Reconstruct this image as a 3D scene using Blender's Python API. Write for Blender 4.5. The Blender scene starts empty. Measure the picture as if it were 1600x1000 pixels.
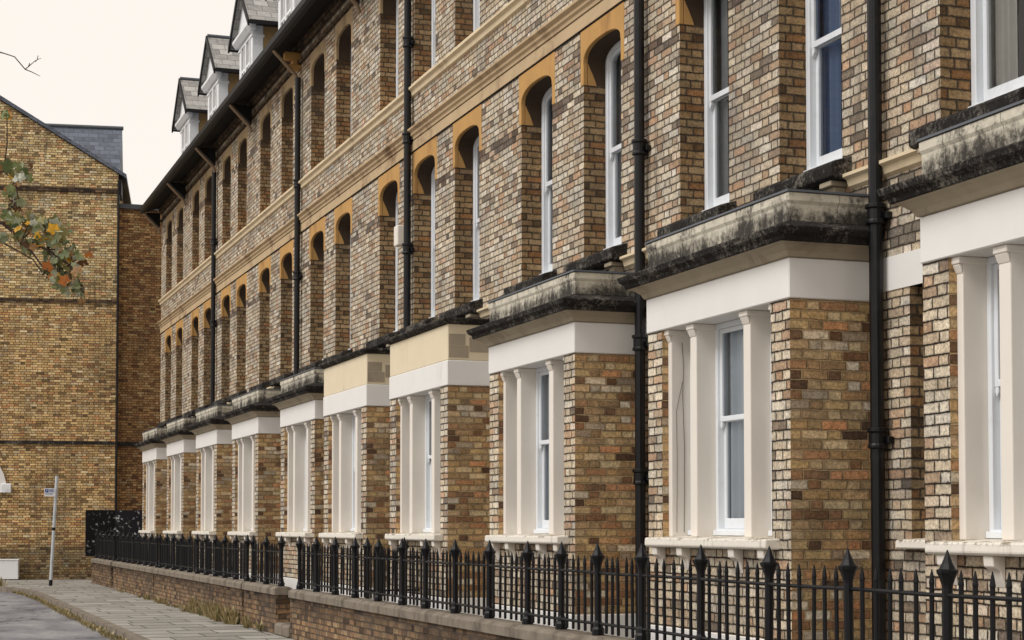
import bpy, math, random
from mathutils import Vector
random.seed(11)
sc = bpy.context.scene
COL = sc.collection
R = math.radians
EYE = 1.6
ALPHA = 19.5

# ------------------------------------------------------------------ helpers
def lin(c):
    c /= 255.0
    return c / 12.92 if c <= 0.04045 else ((c + 0.055) / 1.055) ** 2.4
def rgb(r, g, b, k=1.0):
    return (lin(r) * k, lin(g) * k, lin(b) * k, 1.0)

class MB:
    """collects shapes and links them as one mesh"""
    def __init__(self):
        self.v = []; self.f = []
    def add(self, vs, fs):
        o = len(self.v); self.v += [tuple(p) for p in vs]
        self.f += [tuple(i + o for i in f) for f in fs]
        return self
    def box(self, x0, x1, y0, y1, z0, z1):
        vs = [(x0, y0, z0), (x1, y0, z0), (x1, y1, z0), (x0, y1, z0), (x0, y0, z1), (x1, y0, z1), (x1, y1, z1), (x0, y1, z1)]
        return self.add(vs, [(3, 2, 1, 0), (4, 5, 6, 7), (0, 1, 5, 4), (1, 2, 6, 5), (2, 3, 7, 6), (3, 0, 4, 7)])
    def quad(self, a, b, c, d):
        return self.add([a, b, c, d], [(0, 1, 2, 3)])
    def loft(self, rings, closed=True, caps=True):
        n = len(rings[0]); vs = [p for r in rings for p in r]; fs = []
        for i in range(len(rings) - 1):
            for j in range(n if closed else n - 1):
                k = (j + 1) % n
                fs.append((i * n + j, i * n + k, (i + 1) * n + k, (i + 1) * n + j))
        if caps:
            fs.append(tuple(reversed(range(n)))); fs.append(tuple((len(rings) - 1) * n + j for j in range(n)))
        return self.add(vs, fs)
    def prof(self, poly, y0, y1):            # polygon in x,z pulled along y
        return self.loft([[(x, y0, z) for x, z in poly], [(x, y1, z) for x, z in poly]])
    def prism(self, poly, x0, x1):           # polygon in y,z pulled along x
        return self.loft([[(x0, y, z) for y, z in poly], [(x1, y, z) for y, z in poly]])
    def ring(self, outer, inner, x0, x1):    # y,z loops of equal length
        n = len(outer); vs = []
        for x in (x0, x1):
            vs += [(x, y, z) for y, z in outer] + [(x, y, z) for y, z in inner]
        fs = []
        for j in range(n):
            k = (j + 1) % n
            fs += [(j, k, n + k, n + j), (2 * n + j, 3 * n + j, 3 * n + k, 2 * n + k),
                   (j, 2 * n + j, 2 * n + k, k), (n + j, n + k, 3 * n + k, 3 * n + j)]
        return self.add(vs, fs)
    def tube(self, pts, r, n=8):
        pts = [Vector(p) for p in pts]; rings = []
        for i, p in enumerate(pts):
            t = (pts[min(i + 1, len(pts) - 1)] - pts[max(i - 1, 0)]).normalized()
            up = Vector((0, 0, 1)) if abs(t.z) < 0.9 else Vector((1, 0, 0))
            a = t.cross(up).normalized(); b = t.cross(a)
            rr = r[i] if isinstance(r, (list, tuple)) else r
            rings.append([p + a * rr * math.cos(2 * math.pi * k / n) + b * rr * math.sin(2 * math.pi * k / n) for k in range(n)])
        return self.loft(rings)
    def lathe(self, prof, x, y, n=8, rot=0.0):
        return self.loft([[(x + r * math.cos(rot + 2 * math.pi * k / n), y + r * math.sin(rot + 2 * math.pi * k / n), z) for k in range(n)] for r, z in prof])
    def usweep(self, yc, half, wb, prof, wall=7.0):   # profile (outward offset, z) round the three sides of a bay
        rings = [[(wall, yc + half + d, z) for d, z in prof], [(wb - d, yc + half + d, z) for d, z in prof],
                 [(wb - d, yc - half - d, z) for d, z in prof], [(wall, yc - half - d, z) for d, z in prof]]
        return self.loft(rings)
    def build(self, name, mat, parent=None, smooth=False, bevel=0.0, seg=1):
        off = Vector((0, 0, 0))
        q = parent
        while q is not None:
            off += Vector(q.location); q = q.parent
        me = bpy.data.meshes.new(name)
        me.from_pydata([(x - off.x, y - off.y, z - off.z) for x, y, z in self.v], [], self.f)
        me.materials.append(mat); me.update()
        import bmesh
        bm = bmesh.new(); bm.from_mesh(me); bmesh.ops.recalc_face_normals(bm, faces=bm.faces)
        if mat.name.startswith('window_glass'):            # panes look outwards to the street
            for f in bm.faces:
                f.normal_update()
                if f.normal.dot(Vector((-1, -0.3, 0))) < 0: f.normal_flip()
        bm.to_mesh(me); bm.free()
        if smooth:
            for p in me.polygons: p.use_smooth = True
        o = bpy.data.objects.new(name, me); COL.objects.link(o)
        if parent is not None: o.parent = parent
        if bevel:
            m = o.modifiers.new('bevel', 'BEVEL'); m.width = bevel; m.segments = seg; m.limit_method = 'ANGLE'; m.angle_limit = R(40)
        return o

def tag(o, label=None, cat=None, group=None, kind=None):
    if label: o['label'] = label
    if cat: o['category'] = cat
    if group: o['group'] = group
    if kind: o['kind'] = kind
    return o
def empty(name, loc, label, cat, group=None):
    o = bpy.data.objects.new(name, None); COL.objects.link(o)
    o.location = loc; o.empty_display_size = 0.3
    return tag(o, label, cat, group)

# ------------------------------------------------------------------ node helpers
class NT:
    def __init__(self, name):
        self.m = bpy.data.materials.new(name); self.m.use_nodes = True
        self.t = self.m.node_tree; self.t.nodes.clear()
        self.out = self.t.nodes.new('ShaderNodeOutputMaterial')
    def n(self, typ, **kw):
        nd = self.t.nodes.new(typ)
        for k, v in kw.items(): setattr(nd, k, v)
        return nd
    def put(self, sock, v):
        if hasattr(v, 'is_output'): self.t.links.new(v, sock)
        else: sock.default_value = v
    def math(self, op, a, b=None, c=None, clamp=False):
        nd = self.n('ShaderNodeMath', operation=op); nd.use_clamp = clamp
        self.put(nd.inputs[0], a)
        if b is not None: self.put(nd.inputs[1], b)
        if c is not None: self.put(nd.inputs[2], c)
        return nd.outputs[0]
    def ss(self, v, a, b, lo=0.0, hi=1.0):
        nd = self.n('ShaderNodeMapRange', interpolation_type='SMOOTHSTEP')
        self.put(nd.inputs[0], v); nd.inputs[1].default_value = a; nd.inputs[2].default_value = b
        nd.inputs[3].default_value = lo; nd.inputs[4].default_value = hi
        return nd.outputs[0]
    def mixf(self, f, a, b):
        nd = self.n('ShaderNodeMix', data_type='FLOAT'); self.put(nd.inputs[0], f); self.put(nd.inputs[2], a); self.put(nd.inputs[3], b)
        return nd.outputs[0]
    def mix(self, f, a, b, blend='MIX'):
        nd = self.n('ShaderNodeMix', data_type='RGBA', blend_type=blend); self.put(nd.inputs[0], f); self.put(nd.inputs[6], a); self.put(nd.inputs[7], b)
        return nd.outputs[2]
    def noise(self, vec, scale, detail=3.0, rough=0.55):
        nd = self.n('ShaderNodeTexNoise'); self.put(nd.inputs['Vector'], vec)
        nd.inputs['Scale'].default_value = scale; nd.inputs['Detail'].default_value = detail; nd.inputs['Roughness'].default_value = rough
        return nd.outputs[0]
    def comb(self, x, y, z):
        nd = self.n('ShaderNodeCombineXYZ'); self.put(nd.inputs[0], x); self.put(nd.inputs[1], y); self.put(nd.inputs[2], z); return nd.outputs[0]
    def sep(self, v):
        nd = self.n('ShaderNodeSeparateXYZ'); self.put(nd.inputs[0], v); return nd.outputs
    def vscale(self, v, s):
        nd = self.n('ShaderNodeVectorMath', operation='MULTIPLY'); self.put(nd.inputs[0], v); nd.inputs[1].default_value = s; return nd.outputs[0]
    def ramp(self, f, stops, interp='LINEAR'):
        nd = self.n('ShaderNodeValToRGB'); self.put(nd.inputs[0], f); cr = nd.color_ramp; cr.interpolation = interp
        while len(cr.elements) > 1: cr.elements.remove(cr.elements[-1])
        cr.elements[0].position = stops[0][0]; cr.elements[0].color = stops[0][1]
        for p, c in stops[1:]:
            e = cr.elements.new(p); e.color = c
        return nd.outputs[0]
    def grey(self, v):
        return self.comb(v, v, v)
    def pos(self, rot=0.0):
        g = self.n('ShaderNodeNewGeometry'); p, nr = g.outputs['Position'], g.outputs['True Normal']
        if rot:
            r = []
            for s in (p, nr):
                nd = self.n('ShaderNodeVectorRotate', rotation_type='Z_AXIS'); self.put(nd.inputs['Vector'], s); nd.inputs['Angle'].default_value = rot
                r.append(nd.outputs[0])
            return r
        return p, nr
    def bump(self, h, strength, dist):
        nd = self.n('ShaderNodeBump'); self.put(nd.inputs['Height'], h); nd.inputs['Strength'].default_value = strength; nd.inputs['Distance'].default_value = dist
        return nd.outputs[0]
    def bsdf(self, col, rough=0.85, normal=None, spec=0.3, metal=0.0):
        b = self.n('ShaderNodeBsdfPrincipled'); self.put(b.inputs['Base Color'], col); self.put(b.inputs['Roughness'], rough)
        b.inputs['Specular IOR Level'].default_value = spec; b.inputs['Metallic'].default_value = metal
        if normal is not None: self.put(b.inputs['Normal'], normal)
        self.t.links.new(b.outputs[0], self.out.inputs[0])
        return self.m

def brick_mat(name, stops, mortar, rot=0.0, mortar_w=0.005, bands=(), tints=(), stain=0.35, stain_col=None, bump=0.9, wob=0.007, val=(0.8, 1.18), front=None, inner=None):
    t = NT(name); p, nr = t.pos(rot)
    X, Y, Z = t.sep(p); nx, ny, nz = t.sep(nr)
    side = t.math('GREATER_THAN', t.math('ABSOLUTE', nx), t.math('ABSOLUTE', ny))
    top = t.math('GREATER_THAN', t.math('ABSOLUTE', nz), 0.75)
    u = t.mixf(top, t.mixf(side, X, Y), Y); v = t.mixf(top, Z, X)
    wn1 = t.noise(p, 9.0, 2); wn2 = t.noise(t.vscale(p, (1, 1, 1.3)), 7.3, 2)
    u = t.math('ADD', u, t.math('MULTIPLY', t.math('SUBTRACT', wn1, 0.5), wob * 3))
    v = t.math('ADD', v, t.math('MULTIPLY', t.math('SUBTRACT', wn2, 0.5), wob * 3))
    CH = 0.075; P = 0.3375; S = 0.225
    row = t.math('FLOOR', t.math('DIVIDE', v, CH)); fv = t.math('SUBTRACT', v, t.math('MULTIPLY', row, CH))
    par = t.math('FLOORED_MODULO', row, 2.0)
    rj = t.n('ShaderNodeTexWhiteNoise', noise_dimensions='1D'); t.put(rj.inputs['W'], row)
    us = t.math('ADD', t.math('ADD', u, t.math('MULTIPLY', par, P / 2)), t.math('MULTIPLY', rj.outputs[0], 0.03))
    k = t.math('FLOOR', t.math('DIVIDE', us, P)); pp = t.math('SUBTRACT', us, t.math('MULTIPLY', k, P))
    isH = t.math('GREATER_THAN', pp, S)
    dS = t.math('MINIMUM', pp, t.math('SUBTRACT', S, pp)); dH = t.math('MINIMUM', t.math('SUBTRACT', pp, S), t.math('SUBTRACT', P, pp))
    du = t.mixf(isH, dS, dH); dv = t.math('MINIMUM', fv, t.math('SUBTRACT', CH, fv))
    d = t.math('MINIMUM', du, dv)
    rag = t.math('MULTIPLY', t.math('SUBTRACT', t.noise(p, 45, 3), 0.5), 0.012)
    mask = t.ss(t.math('ADD', d, rag), mortar_w * 0.6, mortar_w * 1.5)
    wn = t.n('ShaderNodeTexWhiteNoise', noise_dimensions='3D')
    t.put(wn.inputs['Vector'], t.comb(t.math('ADD', t.math('MULTIPLY', k, 2.0), isH), row, t.math('MULTIPLY', side, 7.0)))
    sr = t.sep(wn.outputs['Color'])
    col = t.ramp(wn.outputs['Value'], stops)
    blot = t.ss(t.noise(p, 21, 4, 0.7), 0.46, 0.58)           # second firing colour blotched into each brick
    col = t.mix(t.math('MULTIPLY', blot, 0.75), col, t.ramp(sr[0], stops))
    for z0, z1, soft, c, amt in tints:      # real change of brick colour with height (different build)
        m = t.math('MULTIPLY', t.ss(Z, z0 - soft, z0 + soft), t.ss(Z, z1 - soft, z1 + soft, 1.0, 0.0))
        col = t.mix(t.math('MULTIPLY', m, amt), col, t.mix(1.0, col, c, 'MULTIPLY'))
    for z0, z1, c, prob in bands:           # courses laid in another brick
        m = t.math('MULTIPLY', t.math('GREATER_THAN', Z, z0), t.math('LESS_THAN', Z, z1))
        m = t.math('MULTIPLY', m, t.math('LESS_THAN', sr[1], prob))
        col = t.mix(t.math('MULTIPLY', m, 0.8), col, c)
    if front:                               # street faces laid in paler facing bricks
        col = t.mix(side, col, t.mix(t.math('MULTIPLY', blot, 0.75), t.ramp(wn.outputs['Value'], front), t.ramp(sr[0], front)))
        mortar = t.mix(side, mortar, rgb(60, 53, 46))  # street-face mortar dark with dirt and the painted-in shade of raked joints
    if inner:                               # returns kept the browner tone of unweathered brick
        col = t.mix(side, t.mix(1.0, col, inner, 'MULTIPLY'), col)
    bv = t.math('MULTIPLY_ADD', sr[2], val[1] - val[0], val[0])
    mott = t.math('MULTIPLY', t.ss(t.noise(p, 46, 5, 0.78), 0.34, 0.66, 0.62, 1.26), t.math('MULTIPLY_ADD', t.noise(p, 11, 2), 0.8, 0.62))
    col = t.mix(1.0, col, t.grey(t.math('MULTIPLY', bv, mott)), 'MULTIPLY')
    pit = t.ss(t.noise(p, 30, 4, 0.75), 0.60, 0.68)
    col = t.mix(t.math('MULTIPLY', pit, 0.65), col, rgb(52, 44, 38))
    wear = t.ss(t.noise(p, 31, 3, 0.7), 0.34, 0.24)
    col = t.mix(t.math('MULTIPLY', wear, 0.45), col, rgb(205, 192, 168))
    mc = t.mix(1.0, mortar, t.grey(t.math('MULTIPLY_ADD', t.noise(t.vscale(p, (1, 1, 1.6)), 5, 4, 0.7), 2.4, -0.35)), 'MULTIPLY')
    edge = t.ss(t.math('ADD', d, t.math('MULTIPLY', rag, 1.5)), 0.004, 0.019, 0.62, 1.0)      # bricks darkened towards their edges for a rounded look
    col = t.mix(1.0, col, t.grey(edge), 'MULTIPLY')
    c2 = t.mix(mask, mc, col)
    patch = t.noise(t.vscale(p, (1, 1, 1.4)), 1.7, 4, 0.6)
    c2 = t.mix(1.0, c2, t.ramp(patch, [(0.3, (0.72, 0.74, 0.78, 1)), (0.48, (0.98, 0.97, 0.95, 1)), (0.6, (1.05, 1.0, 0.93, 1)), (0.72, (0.84, 0.8, 0.76, 1))]), 'MULTIPLY')
    strk = t.math('MULTIPLY', t.ss(t.noise(t.vscale(p, (5, 5, 0.5)), 1.0, 5, 0.65), 0.54, 0.74), t.ss(t.noise(p, 0.55, 3), 0.44, 0.62))
    c2 = t.mix(t.math('MULTIPLY', strk, min(1.0, stain * 1.6)), c2, stain_col or rgb(60, 52, 45))
    st = t.ss(t.noise(t.vscale(p, (1, 1, 0.45)), 0.9, 5, 0.62), 0.5, 0.78)
    c2 = t.mix(t.math('MULTIPLY', st, stain), c2, stain_col or rgb(60, 52, 45))
    h = t.math('ADD', mask, t.math('MULTIPLY', t.noise(p, 70, 3), 0.35))
    h = t.math('ADD', h, t.math('MULTIPLY', sr[0], 0.35))
    return t.bsdf(c2, 0.9, t.bump(h, bump, 0.008), 0.15)

def plain_mat(name, c, rough=0.6, var=0.12, scale=6, dirt=0.0, dirt_col=None, dscale=2.2, bump=0.0, spec=0.3, streak=1.0, thr=(0.5, 0.72), fine=0.0):
    t = NT(name); p, _ = t.pos()
    n1 = t.noise(p, scale, 4)
    col = t.mix(1.0, c, t.grey(t.math('MULTIPLY_ADD', n1, var * 2, 1 - var)), 'MULTIPLY')
    if dirt:
        m = t.ss(t.noise(t.vscale(p, (1, 1, streak)), dscale, 6, 0.68), thr[0], thr[1])
        if fine: m = t.math('MULTIPLY', m, t.ss(t.noise(p, 22, 4, 0.7), 0.62, 0.62 - fine))
        col = t.mix(t.math('MULTIPLY', m, dirt), col, dirt_col or rgb(50, 44, 38))
    nb = t.bump(t.noise(p, 45, 4), bump, 0.006) if bump else None
    return t.bsdf(col, rough, nb, spec)

M = {}
facade_stops = [(0.0, rgb(112, 102, 92)), (0.05, rgb(146, 132, 116)), (0.11, rgb(180, 150, 124)), (0.17, rgb(186, 170, 148)), (0.30, rgb(196, 183, 162)),
                (0.45, rgb(206, 196, 178)), (0.6, rgb(192, 178, 156)), (0.74, rgb(211, 203, 188)), (0.86, rgb(186, 168, 146)), (0.95, rgb(186, 152, 124)), (1.0, rgb(217, 210, 198))]
M['facade'] = brick_mat('facade_brick', facade_stops, rgb(80, 72, 64), bands=((6.22, 6.38, rgb(84, 70, 64), 0.55), (9.37, 9.53, rgb(90, 76, 68), 0.5), (3.68, 4.2, rgb(82, 76, 72), 0.7)), stain=0.45, stain_col=rgb(90, 82, 74), val=(0.8, 1.14), inner=(0.60, 0.47, 0.32, 1))  # mortar colour darkened for soot and for self-shadow in the joints
bay_stops = [(0.0, rgb(96, 76, 62)), (0.09, rgb(140, 106, 78)), (0.2, rgb(184, 144, 108)), (0.27, rgb(200, 146, 106)), (0.36, rgb(178, 146, 104)), (0.5, rgb(202, 176, 130)),
             (0.62, rgb(164, 136, 102)), (0.74, rgb(212, 192, 154)), (0.84, rgb(186, 148, 106)), (0.92, rgb(222, 212, 190)), (1.0, rgb(136, 106, 80))]
low_stops = [(0.0, rgb(84, 72, 62)), (0.2, rgb(124, 100, 80)), (0.4, rgb(160, 128, 98)), (0.6, rgb(136, 114, 92)), (0.8, rgb(172, 146, 114)), (1.0, rgb(110, 90, 74))]
M['bay'] = brick_mat('bay_brick', bay_stops, rgb(176, 152, 118), stain=0.4, val=(0.84, 1.18), wob=0.006, front=facade_stops)
M['lowwall'] = brick_mat('low_wall_brick', low_stops, rgb(92, 82, 72), val=(0.66, 1.05), stain=0.9, stain_col=rgb(84, 76, 68), tints=((0.40, 0.9, 0.14, (0.45, 0.45, 0.48, 1), 0.9),))
GROT = R(-9.0)
gable_stops = [(0.0, rgb(120, 104, 80)), (0.12, rgb(170, 146, 106)), (0.28, rgb(202, 178, 130)), (0.42, rgb(214, 194, 148)), (0.58, rgb(190, 164, 118)),
               (0.72, rgb(222, 206, 166)), (0.82, rgb(200, 156, 112)), (0.9, rgb(146, 120, 92)), (1.0, rgb(224, 214, 182))]
M['gable'] = brick_mat('gable_brick', gable_stops, rgb(84, 72, 56), rot=-GROT, val=(0.98, 1.4), stain=0.5, stain_col=rgb(92, 80, 64), wob=0.008,
                       tints=((-1.0, 8.4, 0.8, (0.97, 0.88, 0.80, 1), 0.9), (-1.0, 1.1, 0.35, (0.34, 0.36, 0.4, 1), 0.9)))
M['link'] = brick_mat('link_brick', [(0.0, rgb(108, 82, 64)), (0.25, rgb(160, 120, 84)), (0.5, rgb(180, 146, 102)), (0.75, rgb(150, 116, 82)), (1.0, rgb(194, 168, 124))], rgb(84, 66, 50), stain=0.5, wob=0.009)
M['soot'] = brick_mat('sooty_brick', [(0.0, rgb(60, 50, 44)), (0.5, rgb(96, 80, 66)), (1.0, rgb(120, 100, 78))], rgb(50, 44, 38), stain=0.5)
M['ochre_pale'] = plain_mat('pale_ochre_stone', rgb(172, 148, 114), 0.85, 0.16, 3.5, 0.65, rgb(84, 66, 52), 2.4, 0.25, 0.2, 0.6, (0.48, 0.7))
M['ochre'] = plain_mat('ochre_stone', rgb(188, 146, 90), 0.85, 0.2, 3.5, 0.8, rgb(120, 82, 50), 2.6, 0.25, 0.2, 0.35, (0.52, 0.75))
M['frieze'] = plain_mat('frieze_stone', rgb(190, 166, 132), 0.85, 0.16, 3, 0.85, rgb(112, 84, 62), 1.6, 0.25, 0.2, 1.0, (0.5, 0.72))
M['soot_shade_stone'] = plain_mat('sooty_shaded_soffit_stone', rgb(72, 58, 46), 0.9, 0.2, 5)  # soffit colour holds both soot and the shade inside the arch
M['sand'] = plain_mat('sandstone', rgb(218, 200, 168), 0.85, 0.16, 4, 0.5, rgb(112, 90, 66), 1.7, 0.25, 0.2, 1.0, (0.54, 0.74))
M['shadow_black'] = plain_mat('soot_and_shadow_stone', rgb(36, 34, 33), 0.9, 0.3, 5, 0.75, rgb(150, 140, 124), 5.0, 0.6, 0.15, 1.0, (0.58, 0.7), 0.2)  # near-black colour for the shade painted along the frieze edges
def parapet_mat():
    t = NT('weathered_parapet_stone'); p, _ = t.pos(); X, Y, Z = t.sep(p)
    col = t.mix(1.0, rgb(204, 197, 180), t.grey(t.math('MULTIPLY_ADD', t.noise(p, 7, 5), 0.6, 0.72)), 'MULTIPLY')
    n1 = t.noise(t.vscale(p, (1, 1, 0.35)), 3.4, 6, 0.7); n2 = t.noise(p, 24, 5, 0.75)
    foot = t.ss(Z, 4.09, 3.92)                       # soot crust creeping up from the ledge
    drip = t.math('MULTIPLY', t.ss(Z, 4.03, 4.06), t.ss(t.noise(p, 9, 3), 0.5, 0.6))
    a = t.math('ADD', t.math('MULTIPLY_ADD', t.math('SUBTRACT', n1, 0.5), 2.6, 0.0), t.math('MULTIPLY_ADD', foot, 0.72, -0.08))
    a = t.math('ADD', t.math('ADD', a, t.math('MULTIPLY', drip, 0.35)), t.math('MULTIPLY', t.math('SUBTRACT', n2, 0.5), 1.5))
    col = t.mix(t.math('MULTIPLY', t.ss(a, -0.12, 0.8), 0.96), col, t.mix(n2, rgb(26, 25, 25), rgb(66, 62, 58)))
    wv = t.math('FLOORED_MODULO', t.math('ADD', X, Y), 0.62); j = t.ss(t.math('ABSOLUTE', t.math('SUBTRACT', wv, 0.3)), 0.007, 0.002)
    col = t.mix(t.math('MULTIPLY', j, 0.55), col, rgb(60, 54, 48))
    return t.bsdf(col, 0.92, t.bump(n2, 0.5, 0.01), 0.15)
M['grey_stone'] = parapet_mat()
def crust_mat():
    t = NT('soot_and_shadow_stone'); p, _ = t.pos()
    n2 = t.noise(p, 30, 5, 0.78); n1 = t.noise(p, 3.2, 5, 0.7)
    col = t.mix(n2, rgb(18, 18, 19), rgb(64, 60, 58))
    a = t.math('ADD', t.math('MULTIPLY', t.math('SUBTRACT', n1, 0.53), 3.0), t.math('MULTIPLY', t.math('SUBTRACT', n2, 0.5), 3.2))
    col = t.mix(t.math('MULTIPLY', t.ss(a, -0.15, 0.85), 0.75), col, rgb(150, 144, 132))
    return t.bsdf(col, 0.95, t.bump(t.math('ADD', n2, n1), 1.0, 0.025), 0.12)
M['black_stone'] = crust_mat()
M['cavetto'] = plain_mat('brown_stone', rgb(166, 154, 134), 0.9, 0.2, 5, 0.5, rgb(70, 58, 48), 2.5, 0.3, 0.2)
M['white'] = plain_mat('white_masonry_paint', rgb(229, 227, 223), 0.6, 0.05, 3, 0.32, rgb(160, 140, 120), 2.0, 0.12, 0.3, 0.5, (0.58, 0.8))
M['cream'] = plain_mat('cream_masonry_paint', rgb(229, 222, 212), 0.6, 0.05, 3, 0.3, rgb(150, 130, 112), 1.8, 0.12, 0.3, 0.4, (0.58, 0.8))
M['render'] = plain_mat('cream_render', rgb(222, 208, 180), 0.8, 0.06, 3, 0.35, rgb(150, 128, 98), 2.2, 0.08, 0.2, 0.35, (0.55, 0.78))
def sill_mat():
    t = NT('painted_bay_sill'); p, nr = t.pos(); nz = t.sep(nr)[2]; X, Y, Z = t.sep(p)
    n1 = t.noise(p, 5, 5, 0.7); n2 = t.noise(p, 28, 5, 0.75)
    col = t.mix(1.0, rgb(226, 220, 209), t.grey(t.math('MULTIPLY_ADD', n1, 0.3, 0.84)), 'MULTIPLY')
    top = t.ss(nz, 0.5, 0.8)
    a = t.math('ADD', t.math('MULTIPLY', t.math('SUBTRACT', n1, 0.5), 2.0), t.math('MULTIPLY', t.math('SUBTRACT', n2, 0.5), 2.0))
    col = t.mix(t.math('MULTIPLY', t.math('MULTIPLY', top, t.ss(a, -0.1, 0.35)), 0.85), col, t.mix(n2, rgb(190, 158, 84), rgb(140, 118, 78)))     # yellow lichen on the ledge
    lip = t.math('MULTIPLY', t.ss(Z, 1.475, 1.5), t.ss(a, 0.05, 0.3)); col = t.mix(t.math('MULTIPLY', lip, 0.7), col, rgb(84, 74, 58))
    run = t.ss(t.noise(t.vscale(p, (9, 9, 0.8)), 1.0, 4, 0.7), 0.56, 0.72); col = t.mix(t.math('MULTIPLY', run, 0.35), col, rgb(120, 108, 90))
    return t.bsdf(col, 0.7, t.bump(t.math('ADD', n1, n2), 0.3, 0.006), 0.2)
M['sill'] = sill_mat()
M['sill_plain'] = plain_mat('painted_sill', rgb(226, 220, 208), 0.7, 0.06, 5, 0.75, rgb(96, 84, 68), 5.0, 0.15, 0.2, 1.0, (0.58, 0.72))
M['frame'] = plain_mat('window_paint', rgb(226, 230, 234), 0.4, 0.03, 4, 0.15, rgb(150, 145, 140), 5, 0, 0.4)
M['iron'] = plain_mat('black_iron', rgb(9, 9, 13), 0.5, 0.3, 10, 0.0, None, 2, 0.15, 0.28)
M['pipe'] = plain_mat('pipe_paint', rgb(11, 11, 15), 0.4, 0.3, 6, 0.15, rgb(70, 66, 62), 6, 0.08, 0.35)
M['gutter'] = plain_mat('gutter_paint', rgb(18, 18, 20), 0.6, 0.2, 6)
M['soffit'] = plain_mat('soffit_board', rgb(30, 28, 27), 0.9, 0.3, 5)
M['strut'] = plain_mat('strut_paint', rgb(134, 114, 92), 0.8, 0.2, 5)
M['lead'] = plain_mat('lead_sheet', rgb(84, 88, 94), 0.55, 0.2, 6)
M['coping'] = plain_mat('coping_stone', rgb(128, 119, 107), 0.9, 0.3, 7, 0.75, rgb(78, 70, 62), 3.0, 0.6, 0.15, 0.5, (0.45, 0.68))
M['tan'] = plain_mat('tan_panel', rgb(176, 146, 102), 0.8, 0.08, 3)
M['dormer_white'] = plain_mat('dormer_paint', rgb(234, 236, 238), 0.6, 0.08, 4, 0.35, rgb(120, 126, 132), 4)
M['signwhite'] = plain_mat('sign_white', rgb(230, 232, 234), 0.4, 0.02)
M['blue'] = plain_mat('sign_blue', rgb(24, 62, 150), 0.4, 0.02)
M['galv'] = plain_mat('galvanised_steel', rgb(186, 190, 194), 0.5, 0.1, 8, 0.3, rgb(110, 110, 108), 5, 0, 0.5)
M['bark'] = plain_mat('bark', rgb(74, 60, 48), 0.9, 0.3, 9, 0, None, 2, 0.5)
M['room'] = plain_mat('dark_plaster', rgb(120, 112, 104), 0.9, 0.1)
def curtain_mat(name, c): return plain_mat(name, c, 0.9, 0.06, 5)
M['cur_white'] = curtain_mat('net_curtain', rgb(214, 216, 218)); M['cur_grey'] = curtain_mat('grey_curtain', rgb(150, 156, 164))
M['cur_blue'] = curtain_mat('blue_curtain', rgb(150, 172, 206)); M['cur_pale'] = curtain_mat('pale_blue_curtain', rgb(226, 232, 238)); M['cur_cream'] = curtain_mat('cream_curtain', rgb(236, 232, 224))

def slate_mat(name, c, ax):
    t = NT(name); p, _ = t.pos(); X, Y, Z = t.sep(p)
    b = t.n('ShaderNodeTexBrick'); b.offset = 0.5
    t.put(b.inputs['Vector'], t.comb(X if ax == 'x' else Y, Z, 0.0))
    for k_, v_ in (('Scale', 1.0), ('Mortar Size', 0.006), ('Brick Width', 0.32), ('Row Height', 0.17), ('Bias', 0.0)): b.inputs[k_].default_value = v_
    b.inputs['Color1'].default_value = tuple(q * 0.75 for q in c[:3]) + (1,); b.inputs['Color2'].default_value = tuple(min(1, q * 1.35) for q in c[:3]) + (1,)
    b.inputs['Mortar'].default_value = tuple(q * 0.25 for q in c[:3]) + (1,)
    col = t.mix(1.0, b.outputs['Color'], t.grey(t.math('MULTIPLY_ADD', t.noise(p, 8, 4), 0.8, 0.6)), 'MULTIPLY')
    return t.bsdf(col, 0.6, t.bump(b.outputs['Fac'], -0.6, 0.01), 0.4)
M['slate_x'] = slate_mat('dormer_slate', rgb(150, 148, 144), 'x')
M['slate_y'] = slate_mat('roof_slate', rgb(96, 100, 108), 'y')
M['slate_back'] = slate_mat('dark_slate', rgb(88, 94, 106), 'x')

def glass_mat():
    t = NT('window_glass'); fr = t.n('ShaderNodeFresnel'); fr.inputs[0].default_value = 1.5
    tr = t.n('ShaderNodeBsdfTransparent'); tr.inputs[0].default_value = (0.9, 0.93, 0.95, 1)
    gl = t.n('ShaderNodeBsdfGlossy'); gl.inputs['Roughness'].default_value = 0.03
    p, _ = t.pos(); t.put(gl.inputs['Normal'], t.bump(t.noise(p, 2.2, 1), 0.15, 0.02))
    mx = t.n('ShaderNodeMixShader'); t.put(mx.inputs[0], fr.outputs[0]); t.t.links.new(tr.outputs[0], mx.inputs[1]); t.t.links.new(gl.outputs[0], mx.inputs[2])
    t.t.links.new(mx.outputs[0], t.out.inputs[0]); return t.m
M['glass'] = glass_mat()

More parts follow.
